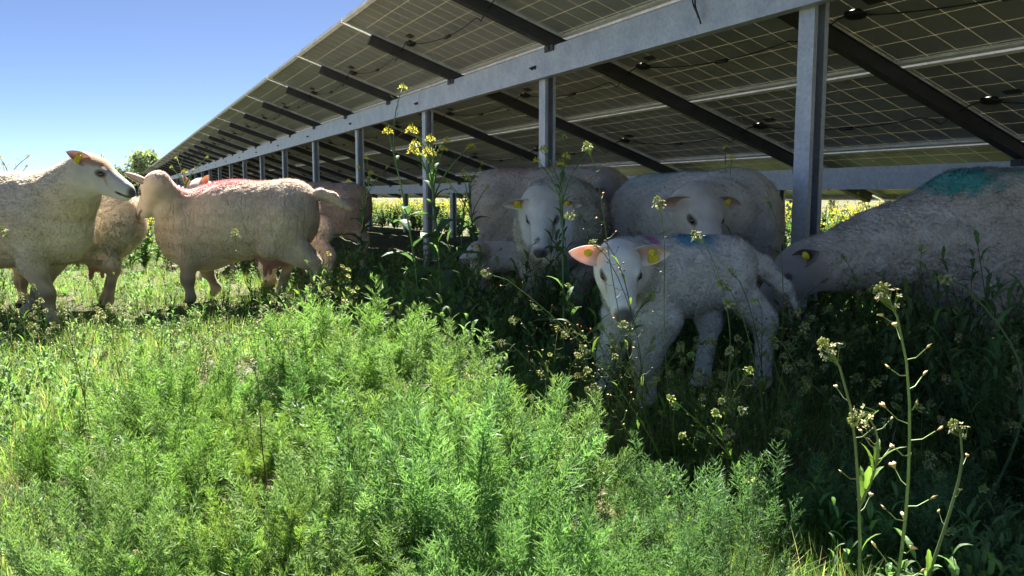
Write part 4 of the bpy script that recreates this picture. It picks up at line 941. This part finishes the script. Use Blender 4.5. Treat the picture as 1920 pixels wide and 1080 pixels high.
# --- single flowering stems one can point to
def on_ground(px, d): w = cw(px2(px, d), d); w[2] = float(gz(w[0], w[1])); return w
def stem_to(base, tip, bend, n_=14, arc=.0, hook=.022):
    base = np.asarray(base, float); tip = np.asarray(tip, float); t = np.linspace(0, 1, n_)[:, None]
    w_ = np.clip((t - .80) / .20, 0, 1) ** 1.6
    p = base + (tip - base) * t + CR * bend * np.sin(t * math.pi) + np.array([0, 0, 1.]) * arc * np.sin(t * math.pi)
    return p - CR * hook * (w_ - t * .25 * np.sign(bend + 1e-6) * .3) + np.array([0, 0, 1.]) * hook * (.55 * np.sin(w_ * 3.0) - .25 * w_)
def single(label, base, tips, seed, H=1.0, rad=.0016, npod=12, start=.3, fsz=1.0, scol=(.15, .21, .07), podcol=(.45, .33, .10), group=None, leaves=3, pods_big=1.0, name='shepherds_purse'):
    """tips: list of (start fraction on the first stem or None, tip point, sideways bend, arc)"""
    r = np.random.default_rng(seed); st, fl, lf = MB(), [], MB(); pod = st; main = None
    b = np.asarray(base, float)
    for u, tip, bend, arc in tips:
        s0 = np.zeros(3) if u is None else main[int(u * (len(main) - 1))]
        c = stem_to(s0, np.asarray(tip) - b, bend, 14, arc); 
        if main is None: main = c
        purse_stem(st, fl, pod, lf, c, r, H, rad=rad if u is None else rad * .75, npod=npod if u is None else max(4, int(npod * .7)), start=start, fsz=fsz, scol=scol, podcol=podcol, leaves=leaves, pods_big=pods_big)
    for k in range(5): a = k * 1.3; leaf(lf, np.array([0, 0, .0]), (math.cos(a), math.sin(a), .5), .09, .018, r, J(WEED, .3, r) * 1.4, .8, .6)
    return purse_thing((st, fl, lf), base, label, 'weed', group, name)
b = on_ground(1640, .86)
single('tall sunlit flowering stem nodding at its tip in the right foreground', b, [(None, at(1692, 536, .86), .030, .0)], 201, H=1.3, rad=.0026, npod=19, start=.34, fsz=.9, scol=(.20, .30, .09), podcol=(.60, .48, .22), leaves=2, pods_big=1.2)
b = on_ground(1625, .88)
single('sunlit branched weed with three cream flower heads left of the tall nodding stem', b, [(None, at(1581, 640, .88), .018, 0), (.62, at(1638, 780, .87), .01, 0)], 202, H=1.0, rad=.0026, npod=5, start=.5, fsz=1.15, scol=(.18, .24, .09), podcol=(.55, .48, .3), leaves=6)
b = on_ground(1655, .90)
single('side stem leaning right with a flower head at its end, right foreground', b, [(None, at(1822, 790, .92), .02, .03)], 203, H=.9, rad=.0028, npod=3, start=.6, scol=(.16, .24, .09), leaves=4)
def mk(label, bpx, bd, tips, seed, **kw): return single(label, on_ground(bpx, bd), [(u, at(x, y, d), be, ar) for u, x, y, d, be, ar in tips], seed, **kw)
mk('arching weed stem crossing before the lamb to a flower head left of its ear', 1290, 1.85, [(None, 925, 508, 1.75, .02, .05), (.55, 1075, 625, 1.75, 0, .02)], 211, npod=16, H=1.0, rad=.0016, podcol=(.55, .25, .08))
mk('tall weed with orange pods rising between the lamb and the round ewe', 1262, 1.9, [(None, 1120, 268, 1.85, -.03, 0)], 212, npod=17, H=1.15, start=.35, podcol=(.6, .28, .10), scol=(.15, .19, .08))
mk('weed stem curving over the lamb forehead to a flower head above it', 1180, 1.8, [(None, 1127, 452, 1.78, .06, .02), (.75, 1082, 402, 1.78, .02, .02)], 213, npod=13, H=.95, podcol=(.06, .05, .04), scol=(.07, .09, .05))
mk('upright weed with a pale flower head just above the lamb ear', 1285, 1.9, [(None, 1253, 372, 1.85, -.02, 0)], 214, npod=9, H=1.1, fsz=1.2)
mk('weed with a hooked flower head in front of the lamb shoulder', 1300, 1.8, [(None, 1320, 436, 1.78, .075, .02)], 215, npod=5, H=1.1, fsz=1.2)
mk('bent weed with a flower head against the lamb flank', 1465, 1.85, [(None, 1368, 528, 1.8, .01, .04)], 216, npod=8, H=1.1, fsz=1.2)
mk('dark thin weed climbing over the lamb hindquarters', 1440, 2.0, [(None, 1385, 505, 1.95, .03, 0), (.6, 1428, 560, 1.95, 0, 0)], 217, npod=9, scol=(.05, .07, .04), podcol=(.06, .06, .04))
mk('slender tall weed between lamb and steel post with a faint flower head', 1455, 2.35, [(None, 1453, 372, 2.3, .03, 0)], 218, npod=6, fsz=1.2, podcol=(.1, .12, .06))
mk('weed with white flowers in front of the grazing ewe', 1690, 2.2, [(None, 1745, 462, 2.1, -.02, 0), (.5, 1650, 540, 2.1, 0, 0), (.6, 1790, 520, 2.1, 0, 0)], 219, npod=8, scol=(.08, .12, .06), podcol=(.1, .12, .06), fsz=1.2)
mk('weed with thick pale arching stem at the right edge', 1860, 1.7, [(None, 1785, 518, 1.6, .12, .04)], 220, npod=3, rad=.0034, scol=(.14, .20, .09))
mk('thin reddish weed stem with a dried flower head rising from the mayweed bed', 498, 1.55, [(None, 488, 672, 1.5, -.01, 0)], 221, npod=6, scol=(.14, .09, .07), podcol=(.3, .22, .12), leaves=1)
mk('long weed lying out of the bed towards the shade with hooked flower heads', 1200, 1.9, [(None, 775, 722, 1.75, .02, .04), (.65, 892, 702, 1.75, .0, .01), (.45, 935, 755, 1.75, 0, 0)], 222, npod=12, podcol=(.5, .38, .15), scol=(.28, .22, .13))
mk('weed with a hanging pod stalk in front of the pink-backed ewe belly', 428, 3.3, [(None, 452, 432, 3.25, -.03, 0)], 223, npod=10, H=1.4, fsz=1.2)
mk('weed with a pale flower head at the left edge in front of the profile ewe', 30, 3.0, [(None, 15, 428, 2.95, .02, 0)], 224, npod=8, H=1.3, fsz=1.2)
mk('leafy weed reaching up in front of the raised-tail ewe hind leg', 588, 2.9, [(None, 628, 540, 2.85, -.02, 0), (.5, 655, 565, 2.85, 0, 0)], 225, npod=7, H=1.3, leaves=5)
mk('low weed sprig with two flower heads in the dark left of the lamb', 1120, 2.0, [(None, 952, 640, 1.95, 0, .03), (.5, 975, 598, 1.95, 0, .02)], 226, npod=8, scol=(.1, .14, .07))
# sunlit cluster of flowering purse stems left of centre
cl = make_purse(301, h=.30, branches=3, lean=.3, rad=.0015, npod=10, podcol=(.22, .20, .10)); c0 = None
GC = 'thin flowering weeds standing in the sunlit grass'
spots = [(400, 3.0), (430, 2.8), (380, 2.9), (345, 2.7), (300, 2.75), (470, 2.9), (505, 3.1), (360, 2.45), (420, 2.5), (310, 3.2), (450, 3.2), (530, 2.8), (270, 2.5), (100, 3.2), (60, 2.9), (40, 3.3), (130, 2.9), (215, 2.6), (150, 2.1), (390, 2.1), (75, 3.6), (560, 3.3)]
r6 = np.random.default_rng(106)
for i, (px, d) in enumerate(spots):
    w = on_ground(px, d); lab = 'thin weed stem with small white flower heads standing in the sunlit grass at left'
    if c0 is None: c0 = purse_thing(cl, w, lab, 'weed', GC); o = c0
    else: o = copy_tree(c0); o.location = [float(v) for v in w]
    s = r6.uniform(.75, 1.1); o.rotation_euler.z = r6.uniform(0, 6.28); o.scale = (s, s, s * r6.uniform(.8, 1.15))

# thin dark stems tangled before the lamb
tg_ = make_purse(330, h=.36, branches=5, lean=.6, rad=.0011, npod=12, nfl=6, fsz=.5, fcol=(.4, .4, .3), podcol=(.10, .10, .07), scol=(.10, .13, .08)); t0_ = None
r8 = np.random.default_rng(108)
for i in range(12):
    px, d = r8.uniform(1090, 1480), r8.uniform(1.75, 2.15)
    w = on_ground(px, d)
    if t0_ is None: t0_ = purse_thing(tg_, w, 'thin dark weed stem in the tangle in front of the lamb legs and chest', 'weed', 'thin dark weed stems tangled before the lamb'); o = t0_
    else: o = copy_tree(t0_); o.location = [float(v) for v in w]
    s = r8.uniform(.7, 1.15); o.rotation_euler = (r8.normal(0, .15), r8.normal(0, .15), r8.uniform(0, 6.28)); o.scale = (s, s, s)
# --- oilseed rape
def rape_thing(b, loc, label, rz=0, sc=1.0, name='rape_plant', group=None):
    o = purse_thing(b, loc, label, 'rape plant', group, name, rz); o.scale = (sc, sc, sc); return o
w = on_ground(828, 3.5); H_ = float(at(800, 275, 3.5)[2] - w[2])
rape_thing(make_rape(401, h=H_, H=1.25, branches=7, leaves=10, lean=-.06, az=-YAW, top=.66), w, 'tall yellow-flowered rape plant in front of the front beam, left of the middle post')
w = on_ground(790, 3.45); H_ = float(at(722, 232, 3.45)[2] - w[2])
rape_thing(make_rape(402, h=H_, H=.9, branches=1, leaves=8, lean=-.14, az=-YAW, top=.85, flower=.7), w, 'slimmer yellow-flowered rape stem leaning left of the tall one')
w = on_ground(1060, 2.9); H_ = float(at(1045, 300, 2.9)[2] - w[2])
rape_thing(make_rape(403, h=H_, H=.85, branches=5, leaves=5, lean=-.02, az=-YAW, top=.70, flower=.55), w, 'rape plant rising in front of the white-faced ewe with small yellow heads')
w = on_ground(352, 5.9); H_ = float(at(352, 318, 5.9)[2] - w[2])
rape_thing(make_rape(404, h=H_, H=1, branches=4, leaves=6, lean=.0, top=.75, flower=.7), w, 'yellow rape plant poking up behind the pink-backed ewe')
w = on_ground(1368, 3.6); H_ = float(at(1366, 290, 3.6)[2] - w[2])
rape_thing(make_rape(405, h=H_, H=.7, branches=1, leaves=3, lean=.0, top=.8, flower=.5), w, 'thin rape stem with one yellow head above the broad round ewe')
rp = make_rape(406, h=.85, H=1.1, branches=5, leaves=8, top=.6, flower=.7); r0 = None
for px, d, s, rzz in ((672, 5.6, .95, 0), (900, 4.9, .88, 2), (925, 5.5, .9, 4), (870, 5.2, .78, 1)):
    w = on_ground(px, d); lab = 'dark-leaved rape plant in the shade between the left ewes and the white-faced ewe'
    if r0 is None: r0 = rape_thing(rp, w, lab, group='rape plants in the shade'); o = r0
    else: o = copy_tree(r0); o.location = [float(v) for v in w]
    o.scale = (s,) * 3; o.rotation_euler.z = rzz
# rape and weeds in the sunlit strip beyond the array and on the open field
def t_rape_lo(seed):
    r = np.random.default_rng(seed); mb = MB()
    for s in range(3):
        h = r.uniform(.38, .62); az = r.uniform(0, 6.28); c = curve(h, .25, az, .03, 5); mb.tube(c, [.005, .004, .003, .003, .002], 3, (.12, .2, .07), cap=False)
        for k in range(9): a = k * 2.4; u = .1 + .75 * k / 9; p = c[0] + (c[-1] - c[0]) * u; leaf(mb, p, (math.cos(a), math.sin(a), .5), .12 * (1.2 - u), .045, r, J((.10, .19, .05), .3, r), .4, .5)
        for k in range(6): a = k * 2.4; p = c[-1] + np.array([math.cos(a), math.sin(a), 0]) * r.uniform(0, .05) + [0, 0, r.uniform(-.10, .04)]; petals4(mb, p, (math.cos(a), math.sin(a), .8), .013, (.78, .66, .05), r)
    return mb.arrays()
r7 = np.random.default_rng(107)
n_ = 1500; x = r7.uniform(4.9, 10.5, n_); y = 3 + 24 * r7.random(n_) ** 1.2; fp = np.stack([x, y, gz(x, y)], 1)
fc_ = np.ones((n_, 3))
scatter('rape_strip', [t_rape_lo(500 + i) for i in range(3)], fp, r7.uniform(.7, 1.1, n_), M_LEAF, 'sunlit yellow-flowering rape and weeds growing beyond the array', 'rape', rng=r7, colmul=fc_)
n_ = 500; d = 7 + 40 * r7.random(n_) ** 1.5; l = r7.uniform(-.66, -.38, n_) * d; P_ = CR[None, :2] * l[:, None] + CF[None, :2] * d[:, None]; k = P_[:, 0] < .9; P_ = P_[k]
scatter('field_weeds', [t_rape_lo(510 + i) for i in range(2)], np.stack([P_[:, 0], P_[:, 1], gz(P_[:, 0], P_[:, 1])], 1), r7.uniform(.4, 1.0, len(P_)), M_LEAF, 'rape and tall weeds on the open field left of the array', 'weeds', rng=r7)
w = on_ground(25, 6.3); H_ = float(at(25, 322, 6.3)[2] - w[2])
rape_thing(make_rape(407, h=H_, H=1.2, branches=6, leaves=8, top=.7, flower=.8, lean=0), w, 'yellow rape plant behind the back of the profile ewe at the left edge')

# --- trees far off
def tree(name, label, loc, H_, cr, seed, col, n_=2600, leafs=.16, group=None):
    r = np.random.default_rng(seed); root = tag(empty(name, loc), label, 'tree', group); tb = MB(); top = []
    tb.tube([(0, 0, -.2), (0.05 * H_, .02 * H_, H_ * .3), (.03 * H_, 0, H_ * .62)], [H_ * .035, H_ * .026, H_ * .012], 7, (.09, .07, .05))
    cl_ = []
    for k in range(26):
        a = k * 2.4; e = r.uniform(.1, 1.35); rr = cr * r.uniform(.55, 1.0); p0 = np.array([.03 * H_, 0, H_ * r.uniform(.3, .6)]); p1 = np.array([math.cos(a) * math.cos(e) * rr, math.sin(a) * math.cos(e) * rr, H_ * .55 + math.sin(e) * (H_ * .45) * r.uniform(.75, 1)])
        tb.tube([p0, (p0 + p1) / 2 + [0, 0, .03 * H_], p1], [H_ * .012, H_ * .008, H_ * .003], 4, (.09, .07, .05), cap=False); cl_ += [p1, (p0 * .35 + p1 * .65)]
    cl_ = np.array(cl_); ci = r.integers(0, len(cl_), n_); P = cl_[ci] + r.normal(size=(n_, 3)) * np.array([.16, .16, .13]) * cr
    u = r.normal(size=(n_, 3)); u /= np.linalg.norm(u, axis=1)[:, None]; v = np.cross(u, r.normal(size=(n_, 3))); v /= np.linalg.norm(v, axis=1)[:, None]; s = leafs * r.uniform(.5, 1.2, (n_, 1))
    V = np.stack([P - u * s, P + v * s * .55, P + u * s, P - v * s * .55], 1).reshape(-1, 3); b = np.arange(n_)[:, None] * 4; T = np.concatenate([b + [0, 1, 2], b + [0, 2, 3]]).reshape(-1, 3)
    C = np.repeat(np.clip(np.array(col) * (1 + .3 * r.normal(size=(n_, 1))), .01, .9), 4, 0)
    tb.build('trunk', plain_bark, root, True); mk_mesh('crown', V, T, C, False, M_LEAF, root); return root
plain_bark = plain('bark', (.10, .08, .06), .9)
w = cw(px2(281, 62), 62); zt = float(at(281, 282, 62)[2])
tree('broadleaf_tree', 'round tree with haze painted into its pale leaves, standing clear above the far end of the solar array', w, zt, 1.35, 601, (.36, .43, .30), 2600, .17)  # distance haze and backlight are put into the pale leaf colour
for i, (px, d, py, lab) in enumerate(((232, 78, 322, 'low misty tree beyond the ewes noses, left of the array'), (255, 70, 338, 'short green bush at the end of the array'), (60, 85, 345, 'distant bush hidden behind the profile ewe'), (150, 95, 342, 'distant bush behind the profile ewe neck'))):
    tree('broadleaf_tree', lab, cw(px2(px, d), d), float(at(px, py, d)[2]), 2.2, 610 + i, (.13, .18, .12), 1600, .28, 'bushes along the horizon')
# --- stones on the soil
def stone(px, d, s, label, seed):
    r = np.random.default_rng(seed); mb = MB(); mb.ell((0, 0, 0), (s, s * .7, s * .5), nu=14, nv=10); V, T, C = mb.arrays(); V = V * (1 + .12 * pn(V / s, 2.5, seed))[:, None] + .05 * s * pn(V / s, 7, seed)[:, None] * np.sign(V)
    o = mk_mesh('stone', V, T, None, True, M_STONE); w = on_ground(px, d); o.location = [float(w[0]), float(w[1]), float(w[2] + s * .2)]; o.rotation_euler.z = seed; tag(o, label, 'stone')
M_STONE = plain('pale_stone', (.42, .38, .34), .85, 0, .2)
stone(682, 3.4, .030, 'small dark stone in the shade below the tall rape plant', 1)
stone(352, 1.28, .028, 'pale pinkish stone low in the picture between mayweed tufts', 2)
stone(248, 1.62, .016, 'small white pebble left of the mayweed hollow', 3)
stone(30, 2.6, .045, 'rounded pale stone in the grass at the left edge', 4)
stone(545, 3.55, .03, 'stone lying near the hind feet of the pink-backed ewe', 5)
